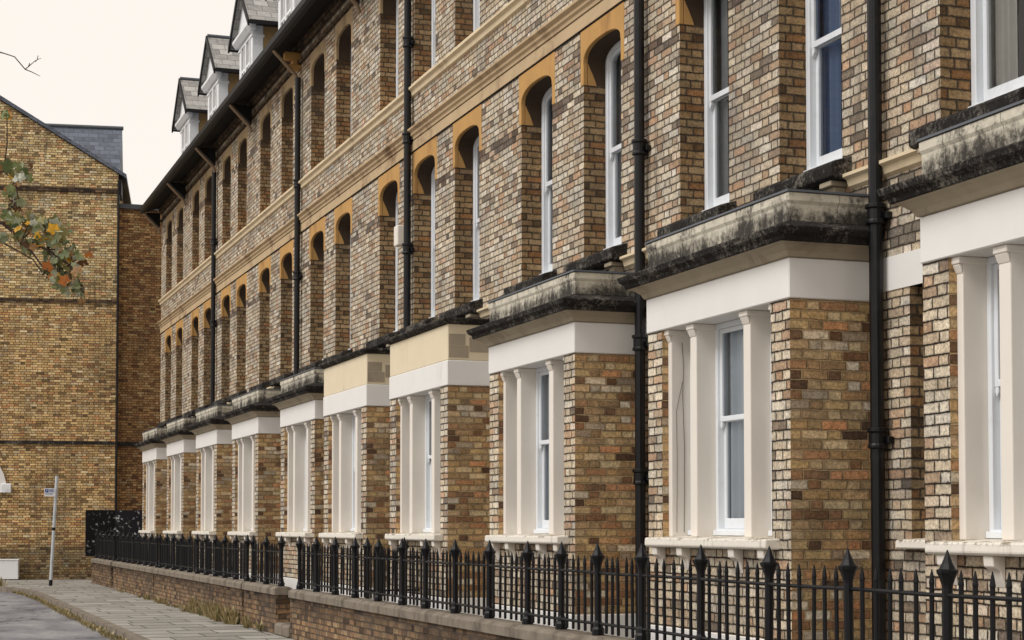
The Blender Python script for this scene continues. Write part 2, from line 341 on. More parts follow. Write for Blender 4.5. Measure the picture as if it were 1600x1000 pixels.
def paving_mat():
    t = NT('flagstones'); p, _ = t.pos(); X, Y, Z = t.sep(p)
    wob = t.math('MULTIPLY', t.math('SUBTRACT', t.noise(p, 3, 3), 0.5), 0.05)
    b = t.n('ShaderNodeTexBrick'); b.offset = 0.43; b.squash = 0.7; b.squash_frequency = 3
    t.put(b.inputs['Vector'], t.comb(t.math('ADD', X, wob), t.math('MULTIPLY', t.math('ADD', Y, wob), 0.3), 0.0))
    for k_, v_ in (('Scale', 1.0), ('Mortar Size', 0.013), ('Mortar Smooth', 0.3), ('Brick Width', 0.95), ('Row Height', 0.24), ('Bias', 0.0)): b.inputs[k_].default_value = v_
    b.inputs['Color1'].default_value = rgb(138, 134, 127); b.inputs['Color2'].default_value = rgb(164, 160, 152); b.inputs['Mortar'].default_value = rgb(44, 42, 34)
    col = t.mix(1.0, b.outputs['Color'], t.grey(t.math('MULTIPLY_ADD', t.noise(p, 2.2, 6, 0.65), 1.1, 0.42)), 'MULTIPLY')
    blot = t.ss(t.noise(p, 1.1, 5, 0.7), 0.55, 0.75); col = t.mix(t.math('MULTIPLY', blot, 0.4), col, rgb(96, 90, 74))
    return t.bsdf(col, 0.85, t.bump(t.math('ADD', b.outputs['Fac'], t.math('MULTIPLY', t.noise(p, 20, 4), -0.4)), -0.7, 0.02), 0.25)
M['paving'] = paving_mat()
def road_mat():
    t = NT('asphalt'); p, _ = t.pos()
    n1 = t.noise(p, 55, 3, 0.7); n2 = t.noise(t.vscale(p, (1.0, 0.35, 1)), 1.0, 6, 0.65)
    col = t.ramp(n2, [(0.3, rgb(92, 92, 96)), (0.48, rgb(126, 125, 128)), (0.6, rgb(150, 148, 148)), (0.75, rgb(112, 110, 110))])
    col = t.mix(1.0, col, t.grey(t.math('MULTIPLY_ADD', n1, 0.9, 0.5)), 'MULTIPLY')
    v = t.n('ShaderNodeTexVoronoi', feature='DISTANCE_TO_EDGE'); v.inputs['Scale'].default_value = 0.42
    dv = t.n('ShaderNodeVectorMath', operation='ADD'); t.put(dv.inputs[0], p); t.put(dv.inputs[1], t.vscale(t.comb(t.noise(p, 1.7, 4), t.noise(p, 1.9, 4), 0.0), (1.6, 1.6, 0)))
    t.put(v.inputs['Vector'], dv.outputs[0])
    cr = t.ss(v.outputs['Distance'], 0.03, 0.0); col = t.mix(t.math('MULTIPLY', cr, 0.7), col, rgb(54, 54, 56))
    return t.bsdf(col, 0.85, t.bump(n1, 0.5, 0.01), 0.3)
M['road'] = road_mat()
M['earth'] = plain_mat('earth', rgb(110, 102, 84), 0.95, 0.3, 2)
def leaf_mat(name, stops):
    t = NT(name); g = t.n('ShaderNodeNewGeometry')
    p = g.outputs['Position']
    col = t.ramp(g.outputs['Random Per Island'], stops, 'CONSTANT')
    col = t.mix(1.0, col, t.grey(t.math('MULTIPLY_ADD', t.noise(p, 22, 3), 0.9, 0.55)), 'MULTIPLY')
    b = t.n('ShaderNodeBsdfPrincipled'); t.put(b.inputs['Base Color'], col); b.inputs['Roughness'].default_value = 0.55; b.inputs['Specular IOR Level'].default_value = 0.35
    tl = t.n('ShaderNodeBsdfTranslucent'); t.put(tl.inputs[0], col)
    mx = t.n('ShaderNodeMixShader'); mx.inputs[0].default_value = 0.25; t.t.links.new(b.outputs[0], mx.inputs[1]); t.t.links.new(tl.outputs[0], mx.inputs[2])
    t.t.links.new(mx.outputs[0], t.out.inputs[0]); return t.m
M['leaf'] = leaf_mat('plane_leaf', [(0.0, rgb(124, 132, 84)), (0.18, rgb(138, 144, 110)), (0.34, rgb(160, 164, 136)), (0.46, rgb(100, 112, 72)), (0.58, rgb(142, 134, 84)), (0.72, rgb(184, 186, 170)), (0.80, rgb(158, 120, 76)), (0.87, rgb(214, 160, 40)), (0.92, rgb(190, 116, 56)), (0.95, rgb(110, 78, 52))])
M['weed'] = leaf_mat('weed_leaf', [(0.0, rgb(126, 116, 80)), (0.2, rgb(168, 150, 108)), (0.5, rgb(150, 132, 94)), (0.7, rgb(112, 110, 72)), (0.85, rgb(176, 160, 122))])
def speck_mat():
    t = NT('peeling_black_paint'); p, _ = t.pos()
    m = t.math('MULTIPLY', t.ss(t.noise(p, 9, 4, 0.7), 0.60, 0.63), t.ss(t.noise(p, 1.7, 2), 0.36, 0.46))
    return t.bsdf(t.mix(m, rgb(18, 18, 24), rgb(190, 190, 192)), 0.55, None, 0.3)
M['speck'] = speck_mat()

# ------------------------------------------------------------------ windows
def arch_loop(yc, half, z0, zs, rise, n=14):
    pts = [(yc - half, z0), (yc + half, z0), (yc + half, zs)]
    if rise > 0:
        for i in range(1, n):
            a = math.pi * i / n
            c, s = math.cos(a), math.sin(a)
            pts.append((yc + half * (abs(c) ** 0.8) * (1 if c > 0 else -1), zs + rise * (abs(s) ** 0.8)))
    pts.append((yc - half, zs))
    return pts

def drape(mb, y0, y1, z0, z1, x, amp=0.022, wl=0.09):
    n = max(4, int((y1 - y0) / wl * 6)); vs = []; fs = []
    ph = random.uniform(0, 6)
    for i in range(n + 1):
        y = y0 + (y1 - y0) * i / n; a = 2 * math.pi * (y - y0) / wl + ph + 0.8 * math.sin(y * 9)
        xx = x + amp * math.sin(a)
        vs += [(xx, y, z0), (xx, y, z1)]
    for i in range(n): fs.append((2 * i, 2 * i + 1, 2 * i + 3, 2 * i + 2))
    mb.add(vs, fs)

def sash_window(parent, yc, half, z0, zs, rise, x, mid, curtains, detail=True, name='window'):
    """white box frame with an upper and a lower sash; returns the frame"""
    t = 0.062
    fr = MB(); o = arch_loop(yc, half, z0, zs, rise); i = arch_loop(yc, half - t, z0 + 0.05, zs - (0.0 if rise else t), max(rise - 0.05, 0.0) if rise else 0)
    if not rise: i = arch_loop(yc, half - t, z0 + 0.05, zs - 0.05, 0)
    fr.ring(o, i, x, x + 0.11)
    fr.box(x - 0.035, x + 0.02, yc - half + 0.004, yc + half - 0.004, z0 - 0.002, z0 + 0.035)
    w = fr.build(name, M['frame'], parent, bevel=0.006)
    s = 0.048; h2 = half - t - 0.002
    up_top = zs if rise else zs - 0.052
    us = MB(); o = arch_loop(yc, h2, mid - 0.02, up_top, rise - 0.055 if rise else 0); ii = arch_loop(yc, h2 - s, mid + 0.03, up_top - (0 if rise else s), rise - 0.1 if rise else 0)
    us.ring(o, ii, x + 0.022, x + 0.058)
    for sg in (-1, 1):       # horns under the upper sash
        ya = yc + sg * (h2 - s * 0.5)
        us.prism([(ya - s / 2 + .003, mid - 0.0205), (ya + s / 2 - .003, mid - 0.0205), (ya + s / 2 - .003, mid - 0.06), (ya + sg * s * 0.2, mid - 0.095), (ya - s / 2 + .003, mid - 0.06)], x + 0.024, x + 0.056)
    us.build('upper_sash', M['frame'], w)
    ls = MB(); o = arch_loop(yc, h2, z0 + 0.052, mid + 0.02, 0); i2 = arch_loop(yc, h2 - s, z0 + 0.14, mid - 0.025, 0)
    ls.ring(o, i2, x + 0.062, x + 0.098); ls.build('lower_sash', M['frame'], w)
    g = MB(); g.add([(x + 0.04, y, z) for y, z in ii], [tuple(range(len(ii)))]); g.build('pane', M['glass'], w)
    g = MB(); g.add([(x + 0.08, y, z) for y, z in i2], [tuple(range(len(i2)))]); g.build('pane', M['glass'], w)
    top = zs + rise * 0.9 - 0.05
    if curtains:
        kind, mat = curtains
        c = MB(); xx = x + 0.165
        if kind == 'pair':
            drape(c, yc - half + 0.05, yc - half * 0.42, z0 + 0.03, top, xx); drape(c, yc + half * 0.30, yc + half + 0.4, z0 + 0.03, top, xx)
        elif kind == 'net': drape(c, yc - half - 0.1, yc + half + 0.4, z0 + 0.03, top, xx, 0.012, 0.07)
        elif kind == 'far': drape(c, yc + half * (0.35 if mat == 'cur_blue' else 0.62), yc + half + 0.7, z0 + 0.03, top, xx)
        elif kind == 'blind': c.box(xx, xx + 0.01, yc - half + 0.05, yc + half - 0.05, z0 + (top - z0) * 0.45, top)
        c.build('curtain' if kind != 'blind' else 'blind', M[mat], w)
    return w

def wall_with_holes(mb, x, xr, y0, y1, z0, z1, holes):
    """front faces at x round the holes; (ya,yb,za,zb,reveal?)"""
    ys = sorted({y0, y1} | {v for h in holes for v in h[:2] if y0 < v < y1}); zs = sorted({z0, z1} | {v for h in holes for v in h[2:4] if z0 < v < z1})
    for i in range(len(ys) - 1):
        for j in range(len(zs) - 1):
            cy, cz = (ys[i] + ys[i + 1]) / 2, (zs[j] + zs[j + 1]) / 2
            if any(h[0] < cy < h[1] and h[2] < cz < h[3] for h in holes): continue
            mb.quad((x, ys[i], zs[j]), (x, ys[i + 1], zs[j]), (x, ys[i + 1], zs[j + 1]), (x, ys[i], zs[j + 1]))
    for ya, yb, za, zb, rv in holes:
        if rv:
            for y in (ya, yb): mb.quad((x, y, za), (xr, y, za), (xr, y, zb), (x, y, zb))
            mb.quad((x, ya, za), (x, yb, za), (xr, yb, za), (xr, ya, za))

# ------------------------------------------------------------------ the terrace
WF, WB = 7.0, 6.3
HW = 0.515
def bay(root, yc, half, style, detail, curt, near):
    b = MB()
    b.usweep(yc, half, WB, [(0, 0.74), (0, 1.43), (-0.25, 1.43), (-0.25, 0.74)])
    for s in (-1, 1):
        ys = sorted((yc + s * half, yc + s * (half - 0.25))); b.box(WB, WF, ys[0], ys[1], 1.43, 3.31)
        ys = sorted((yc + s * (half - 0.25), yc + s * (half - 0.30))); b.box(WB, WB + 0.25, ys[0], ys[1], 1.43, 3.31)
    bo = b.build('bay_window', M['bay'], root)
    MB().usweep(yc, half, WB, [(0.014, 0.0), (0.014, 0.74), (-0.25, 0.738), (-0.25, 0.0)]).build('plinth', M['white'], bo, bevel=0.006)
    MB().usweep(yc, half, WB, [(0.012, 3.31), (0.012, 3.615), (-0.26, 3.613), (-0.26, 3.31)]).build('fascia', M['white'], bo, bevel=0.008)
    if style == 'cornice':
        MB().usweep(yc, half, WB, [(0.0, 3.617), (0.03, 3.62), (0.05, 3.66), (0.10, 3.70), (0.15, 3.712), (-0.2, 3.712), (-0.2, 3.617)]).build('cornice_moulding', M['cavetto'], bo, bevel=0.005)
        MB().usweep(yc, half, WB, [(0.155, 3.714), (0.165, 3.75), (0.20, 3.775), (0.215, 3.82), (0.12, 3.85), (0.03, 3.885), (-0.2, 3.885), (-0.2, 3.714)]).build('cornice', M['black_stone'], bo, bevel=0.008)
        MB().usweep(yc, half, WB, [(0.002, 3.887), (0.002, 4.03), (0.014, 4.04), (0.014, 4.11), (-0.18, 4.11), (-0.18, 3.887)]).build('parapet', M['grey_stone'], bo, bevel=0.01)
        MB().usweep(yc, half, WB, [(0.024, 4.112), (0.02, 4.13), (-0.19, 4.135), (-0.19, 4.112)]).build('capping', M['lead'], bo)
        MB().box(WB + 0.18, WF, yc - half + 0.18, yc + half - 0.18, 3.9, 3.95).build('bay_roof', M['lead'], bo)
    else:
        MB().usweep(yc, half, WB, [(0.004, 3.617), (0.004, 4.055), (-0.2, 4.055), (-0.2, 3.617)]).build('parapet', M['render'], bo, bevel=0.008)
        MB().usweep(yc, half, WB, [(0.02, 4.057), (0.05, 4.075), (0.075, 4.10), (0.075, 4.125), (-0.2, 4.14), (-0.2, 4.057)]).build('capping', M['black_stone'], bo, bevel=0.006)
        MB().box(WB + 0.2, WF, yc - half + 0.2, yc + half - 0.2, 4.0, 4.05).build('bay_roof', M['lead'], bo)
        blocks = MB()
        for (x0, x1, z0, z1) in ((6.31, 6.52, 3.80, 3.935), (6.31, 6.56, 3.65, 3.795), (6.57, 6.9, 3.72, 3.90)):
            blocks.box(x0, x1, yc - half - 0.007, yc - half - 0.003, z0, z1)
        blocks.build('stone_block', M['cavetto'], bo)
    sl = MB(); sl.prof([(WB + 0.26, 1.525), (WB - 0.12, 1.505), (WB - 0.125, 1.44), (WB - 0.105, 1.425), (WB + 0.26, 1.425)], yc - half + 0.18, yc + half - 0.18)
    sl.build('bay_sill', M['sill'], bo, bevel=0.012, seg=2)
    for q in (-0.98, -0.48, 0.48, 0.98):
        MB().prof([(WB - 0.095, 1.424), (WB - 0.09, 1.36), (WB - 0.04, 1.33), (WB - 0.02, 1.27), (WB - 0.002, 1.23), (WB - 0.002, 1.424)], yc + q - 0.05, yc + q + 0.05).build('corbel', M['cream'], bo, bevel=0.005)
    xm = WB + 0.055
    for q, hw in ((-0.965, 0.035), (-0.49, 0.06), (0.49, 0.06), (0.965, 0.035)):
        mm = MB(); mm.box(xm, xm + 0.20, yc + q - hw, yc + q + hw, 1.515, 3.308)
        mm.box(xm - 0.035, xm + 0.19, yc + q - hw - 0.012, yc + q + hw + 0.012, 3.262, 3.3085)
        mm.prof([(xm - 0.03, 3.2615), (xm - 0.018, 3.235), (xm - 0.002, 3.20), (xm - 0.002, 3.2615)], yc + q - hw - 0.004, yc + q + hw + 0.004)
        mm.build('mullion', M['cream'], bo, bevel=0.008, seg=2)
    xw = xm + 0.175
    for q, hw, c in ((0, 0.43, curt), (-0.74, 0.19, None), (0.74, 0.19, None)):
        sash_window(bo_root(bo), yc + q, hw, 1.53, 3.308, 0, xw, 2.50, c, name='bay_sash_window') if False else sub_sash(bo, yc + q, hw, 1.53, 3.308, xw, 2.50, c)
    return bo

def sub_sash(bo, yc, half, z0, z1, x, mid, curtains):
    """a bay's sash: frame and both sashes in one mesh (a sub-part of the bay), glass and curtain beside it"""
    t = 0.045; s = 0.04
    fr = MB(); fr.ring(arch_loop(yc, half, z0, z1, 0), arch_loop(yc, half - t, z0 + 0.05, z1 - t, 0), x, x + 0.1)
    h2 = half - t - 0.001
    fr.ring(arch_loop(yc, h2, mid - 0.02, z1 - t - .001, 0), arch_loop(yc, h2 - s, mid + 0.025, z1 - t - s, 0), x + 0.02, x + 0.052)
    fr.ring(arch_loop(yc, h2, z0 + 0.051, mid + 0.02, 0), arch_loop(yc, h2 - s, z0 + 0.14, mid - 0.022, 0), x + 0.056, x + 0.09)
    for sg in (-1, 1):
        ya = yc + sg * (h2 - s * 0.5)
        fr.prism([(ya - s / 2 + .003, mid - 0.0205), (ya + s / 2 - .003, mid - 0.0205), (ya + s / 2 - .003, mid - 0.055), (ya, mid - 0.085), (ya - s / 2 + .003, mid - 0.055)], x + 0.022, x + 0.05)
    fr.box(x - 0.03, x + 0.015, yc - half + 0.003, yc + half - 0.003, z0 - 0.004, z0 + 0.04)
    fr.build('window_frame', M['frame'], bo, bevel=0.004)
    g = MB()
    g.quad((x + 0.036, yc - h2 + s, mid + 0.025), (x + 0.036, yc + h2 - s, mid + 0.025), (x + 0.036, yc + h2 - s, z1 - t - s), (x + 0.036, yc - h2 + s, z1 - t - s))
    g.build('upper_pane', M['glass'], bo)
    g = MB(); g.quad((x + 0.073, yc - h2 + s, z0 + 0.14), (x + 0.073, yc + h2 - s, z0 + 0.14), (x + 0.073, yc + h2 - s, mid - 0.022), (x + 0.073, yc - h2 + s, mid - 0.022))
    g.build('lower_pane', M['glass'], bo)
    if curtains:
        c = MB(); drape(c, yc - half - 0.05, yc + half + 0.3, z0 + 0.1, z1 - 0.06, x + 0.125, 0.03, 0.13); c.build('curtain', M[curtains[1]], bo)

def upper_window(root, yc, z0, zst, curtains, sill):
    """arched sash in its brick opening: stone head, soffit behind it, sill"""
    zb = zst + 0.24; rise = 0.17; ztop = zst + 0.60
    w = sash_window(root, yc, HW - 0.004, z0 + 0.0, zb, rise + 0.0, WF + 0.25, z0 + (zb + rise - z0) * 0.49, curtains)
    out = [(yc - HW, zst)] + [(y, z) for y, z in reversed(arch_loop(yc, HW, zst, zb, rise)[2:])] + [(yc + HW, zst)]
    # stone head: outline with the arch cut out of its foot
    poly = [(yc - 0.6, zst), (yc - HW, zst)] + list(reversed(arch_loop(yc, HW, zst, zb, rise)[2:])) + [(yc + HW, zst), (yc + 0.6, zst), (yc + 0.6, ztop), (yc - 0.6, ztop)]
    lm = M['ochre'] if sill else M['ochre_pale']
    head_faces(poly, yc, zst, zb, rise, ztop, WF - 0.006, WF + 0.045).build('stone_lintel', lm, w, bevel=0.006)
    head_faces(poly, yc, zst, zb, rise, ztop, WF + 0.047, WF + 0.36, 0.004).build('arch_soffit', M['soot_shade_stone'], w)
    for s in ((-1, 1) if sill else ()):
        ys = sorted((yc + s * (HW - 0.004), yc + s * (HW + 0.01)))
        MB().prof([(WF + 0.048, zst + 0.002), (WF + 0.15, zst + 0.002), (WF + 0.13, zst + 0.06), (WF + 0.10, zst + 0.13), (WF + 0.07, zst + 0.19), (WF + 0.05, zst + 0.235), (WF + 0.048, zst + 0.235)], *ys).build('lintel_stop', lm, w)
    if sill:
        MB().prof([(WF + 0.28, z0 - 0.004), (WF - 0.16, z0 - 0.13), (WF - 0.18, z0 - 0.16), (WF - 0.18, z0 - 0.25), (WF - 0.14, z0 - 0.27), (WF + 0.28, z0 - 0.27)], yc - 0.66, yc + 0.66).build('sill', M['black_stone'], w, bevel=0.012, seg=2)
        for s in (-1, 1):
            k = MB(); k.box(WF - 0.15, WF - 0.001, yc + s * 0.5 - 0.09, yc + s * 0.5 + 0.09, z0 - 0.315, z0 - 0.272)
            k.prof([(WF - 0.11, z0 - 0.316), (WF - 0.10, z0 - 0.36), (WF - 0.06, z0 - 0.38), (WF - 0.055, z0 - 0.5), (WF - 0.001, z0 - 0.5), (WF - 0.001, z0 - 0.316)], yc + s * 0.5 - 0.07, yc + s * 0.5 + 0.07)
            k.build('sill_bracket', M['cavetto'], w, bevel=0.006)
    else:
        MB().prof([(WF + 0.28, z0 - 0.004), (WF - 0.04, z0 - 0.05), (WF - 0.045, z0 - 0.1), (WF + 0.28, z0 - 0.1)], yc - 0.56, yc + 0.56).build('sill', M['sand'], w, bevel=0.006)
    return w

def head_faces(poly, yc, zst, zb, rise, ztop, x0, x1, inset=0.0):
    """prism of the head built as strips so the concave outline stays clean"""
    hw = HW + inset
    arch = list(reversed(arch_loop(yc, hw, zst, zb, rise)[2:]))       # from far-left spring to right spring
    mb = MB(); lo = [(yc - hw, zst)] + arch + [(yc + hw, zst)]
    o = 0.6 - inset
    for x in (x0, x1): pass
    # left and right legs
    vs = []; fs = []
    def pt(x, y, z): vs.append((x, y, z)); return len(vs) - 1
    A = [[pt(x, y, z) for y, z in lo] for x in (x0, x1)]
    T = [[pt(x, max(yc - o, min(yc + o, y)), ztop) for y, z in lo] for x in (x0, x1)]
    L = [[pt(x, yc - o, zst), pt(x, yc - o, ztop)] for x in (x0, x1)]
    Rr = [[pt(x, yc + o, zst), pt(x, yc + o, ztop)] for x in (x0, x1)]
    n = len(lo)
    # springs: first arch point index 1 shares y with index 0
    for s in (0, 1):
        for i in range(1, n - 2): fs.append((A[s][i], A[s][i + 1], T[s][i + 1], T[s][i]))
        fs.append((L[s][0], A[s][0], A[s][1], T[s][1], L[s][1])); fs.append((Rr[s][0], Rr[s][1], T[s][n - 2], A[s][n - 2], A[s][n - 1]))
    for i in range(n - 1): fs.append((A[0][i], A[1][i], A[1][i + 1], A[0][i + 1]))
    fs.append((L[0][0], L[0][1], L[1][1], L[1][0])); fs.append((Rr[0][0], Rr[1][0], Rr[1][1], Rr[0][1]))
    fs.append((L[0][0], L[1][0], A[1][0], A[0][0])); fs.append((Rr[0][0], A[0][n - 1], A[1][n - 1], Rr[1][0]))
    for i in range(1, n - 2): fs.append((T[0][i], T[0][i + 1], T[1][i + 1], T[1][i]))
    fs.append((L[0][1], T[0][1], T[1][1], L[1][1])); fs.append((Rr[0][1], Rr[1][1], T[1][n - 2], T[0][n - 2]))
    return mb.add(vs, fs)

def drainpipe(root, y, z0, z1, joints):
    x = WF - 0.085
    p = MB(); p.tube([(x, y, z0), (x, y, z1)], 0.053, 14); o = p.build('drainpipe', M['pipe'], root, smooth=False)
    for z in joints:
        c = MB(); c.lathe([(0.06, z - 0.09), (0.075, z - 0.085), (0.075, z - 0.06), (0.066, z - 0.055), (0.066, z + 0.03), (0.08, z + 0.035), (0.08, z + 0.065), (0.06, z + 0.07)], x, y, 16)
        c.box(x + 0.03, WF - 0.002, y - 0.10, y + 0.10, z - 0.05, z + 0.0)
        c.build('pipe_collar', M['pipe'], o, bevel=0.004)
    return o

def dormer(root, yc):
    x0 = 7.3; zb, ze, za = 10.9, 12.62, 13.68; hb = 0.72; hr = 1.17
    d = MB(); d.box(x0 + 0.06, 9.4, yc - hb, yc + hb, zb, ze); do = d.build('dormer', M['tan'], root)
    for s in (-1, 1):
        f = MB()
        ys = sorted((yc + s * (hb + 0.035), yc + s * (hb - 0.14))); f.box(x0, x0 + 0.24, ys[0], ys[1], zb, ze - 0.002)
        ys = sorted((yc + s * (hb + 0.06), yc + s * (hb - 0.16)))
        for zz in (11.5, 12.36): f.box(x0 - 0.025, x0 + 0.265, ys[0], ys[1], zz, zz + 0.06)
        ys = sorted((yc + s * (hb + 0.05), yc + s * (hb - 0.15)))
        for zz in (11.36, 11.60): f.box(x0 - 0.012, x0 + 0.252, ys[0], ys[1], zz, zz + 0.025)
        f.build('corner_post', M['dormer_white'], do, bevel=0.006)
    MB().prof([(x0 - 0.14, ze + 0.02), (x0 - 0.14, ze - 0.04), (x0 - 0.06, ze - 0.14), (x0 + 0.05, ze - 0.14), (x0 + 0.05, ze + 0.02)], yc - 0.9, yc + 0.9).build('dormer_cornice', M['dormer_white'], do)
    MB().prism([(yc - hr + .12, ze + 0.022), (yc + hr - .12, ze + 0.022), (yc, za - 0.08)], x0 - 0.03, x0 + 0.05).build('gable_panel', M['dormer_white'], do)
    for q in (-0.275, 0.275):
        w = MB(); w.ring(arch_loop(yc + q, 0.265, zb + 0.3, ze - 0.15, 0), arch_loop(yc + q, 0.20, zb + 0.4, ze - 0.23, 0), x0 - 0.01, x0 + 0.055)
        w.box(x0, x0 + 0.03, yc + q - 0.21, yc + q + 0.21, 11.82, 11.88); w.box(x0 + 0.002, x0 + 0.03, yc + q - 0.02, yc + q + 0.02, zb + 0.35, ze - 0.2)
        w.build('dormer_window', M['dormer_white'], do)
        g = MB(); g.quad((x0 + 0.035, yc + q - 0.21, zb + 0.4), (x0 + 0.035, yc + q + 0.21, zb + 0.4), (x0 + 0.035, yc + q + 0.21, ze - 0.22), (x0 + 0.035, yc + q - 0.21, ze - 0.22)); g.build('dormer_pane', M['glass'], do)
    xf, xb = x0 - 0.15, 10.2
    sl = (za - ze + 0.02) / hr
    for s in (-1, 1):
        pr = [(yc, za), (yc + s * hr, za - sl * hr), (yc + s * hr, za - sl * hr - 0.05), (yc, za - 0.06)]
        MB().prism(pr, xf, xb).build('dormer_roof', M['slate_x'], do)
        pr = [(yc, za + 0.02), (yc + s * (hr + .02), za - sl * hr), (yc + s * (hr + .02), za - sl * hr - 0.13), (yc, za - 0.11)]
        MB().prism(pr, xf - 0.04, xf - 0.002).build('bargeboard', M['gutter'], do)
        ys = sorted((yc + s * hr, yc + s * (hr + 0.08))); MB().box(xf, 9.6, ys[0], ys[1], za - sl * hr - 0.08, za - sl * hr).build('dormer_gutter', M['gutter'], do)
    MB().tube([(xf, yc, za + 0.015), (xb, yc, za + 0.015)], 0.05, 8).build('ridge_tile', M['lead'], do)
    return do

def stretches(a, b, cut):
    """pieces of [a,b] outside the cut intervals"""
    out = []; cur = a
    for c0, c1 in sorted(cut):
        if c0 > cur: out.append((cur, min(c0, b)))
        cur = max(cur, c1)
    if cur < b: out.append((cur, b))
    return [(p, q) for p, q in out if q - p > 0.02]

HOUSES = [
 # y0, y1, bay, windows, ground gap window, style, pipe, curtains (first floor)
 dict(y=(6.9, 11.5), bay=8.48, win=[8.1, 10.1], gap=10.66, style='cornice', pipe=11.36, cur=[('net', 'cur_white'), ('pair', 'cur_cream')], bc=('pair', 'cur_pale'), label='nearest terraced house, cut off by the right edge, right of the nearest drainpipe'),
 dict(y=(11.5, 15.9), bay=12.87, win=[12.5, 14.47], gap=15.05, style='cornice', pipe=15.75, cur=[('far', 'cur_blue'), ('far', 'cur_white')], bc=('pair', 'cur_pale'), label='terraced house between the two nearest drainpipes, with a blue curtain upstairs'),
 dict(y=(15.9, 20.05), bay=17.24, win=[16.92, 18.91], gap=19.35, style='cornice', pipe=None, cur=[('net', 'cur_white'), ('net', 'cur_grey')], bc=('pair', 'cur_pale'), label='terraced house with a black corniced bay, directly right of the two plain cream bays'),
 dict(y=(20.05, 24.1), bay=21.41, win=[21.53, 23.46], gap=23.32, style='plain', pipe=24.04, cur=[None, ('net', 'cur_white')], bc=('pair', 'cur_white'), label='terraced house with the nearer and larger of the two plain cream bay tops'),
 dict(y=(24.1, 27.0), bay=25.25, win=[25.35], gap=None, style='plain', pipe=None, cur=[('net', 'cur_white')], bc=('pair', 'cur_white'), label='narrow terraced house with a pale alarm box and the farther plain cream bay top'),
 dict(y=(27.0, 31.55), bay=28.46, win=[28.19, 30.08], gap=30.7, style='cornice', pipe=31.32, cur=[('net', 'cur_white'), None], bc=('pair', 'cur_white'), label='terraced house with a black corniced bay, directly left of the two plain cream bays'),
 dict(y=(31.55, 35.95), bay=33.03, win=[32.63, 34.7], gap=35.2, style='cornice', pipe=None, cur=[None, ('net', 'cur_white')], bc=('pair', 'cur_white'), label='terraced house fourth from the far end of the row, under the nearest visible dormer'),
 dict(y=(35.95, 40.3), bay=37.38, win=[37.18, 39.06], gap=39.4, style='cornice', pipe=40.22, cur=[('net', 'cur_white'), None], bc=('pair', 'cur_white'), label='terraced house third from the far end of the row, with the farthest drainpipe'),
 dict(y=(40.3, 44.7), bay=41.76, win=[41.48, 43.31], gap=43.85, style='cornice', pipe=None, cur=[None, None], bc=('pair', 'cur_white'), label='terraced house next to last at the far end of the row'),
 dict(y=(44.7, 49.2), bay=46.18, win=[45.83, 47.78], gap=48.3, style='cornice', pipe=None, cur=[None, None], bc=('pair', 'cur_white'), label='last terraced house at the far end of the row, beside the black boards'),
]
Z1, Z2 = 4.57, 8.02              # sill levels of first and second floor
S1, S2 = 6.385, 9.53             # foot of the stone heads
ZTOP = 10.62
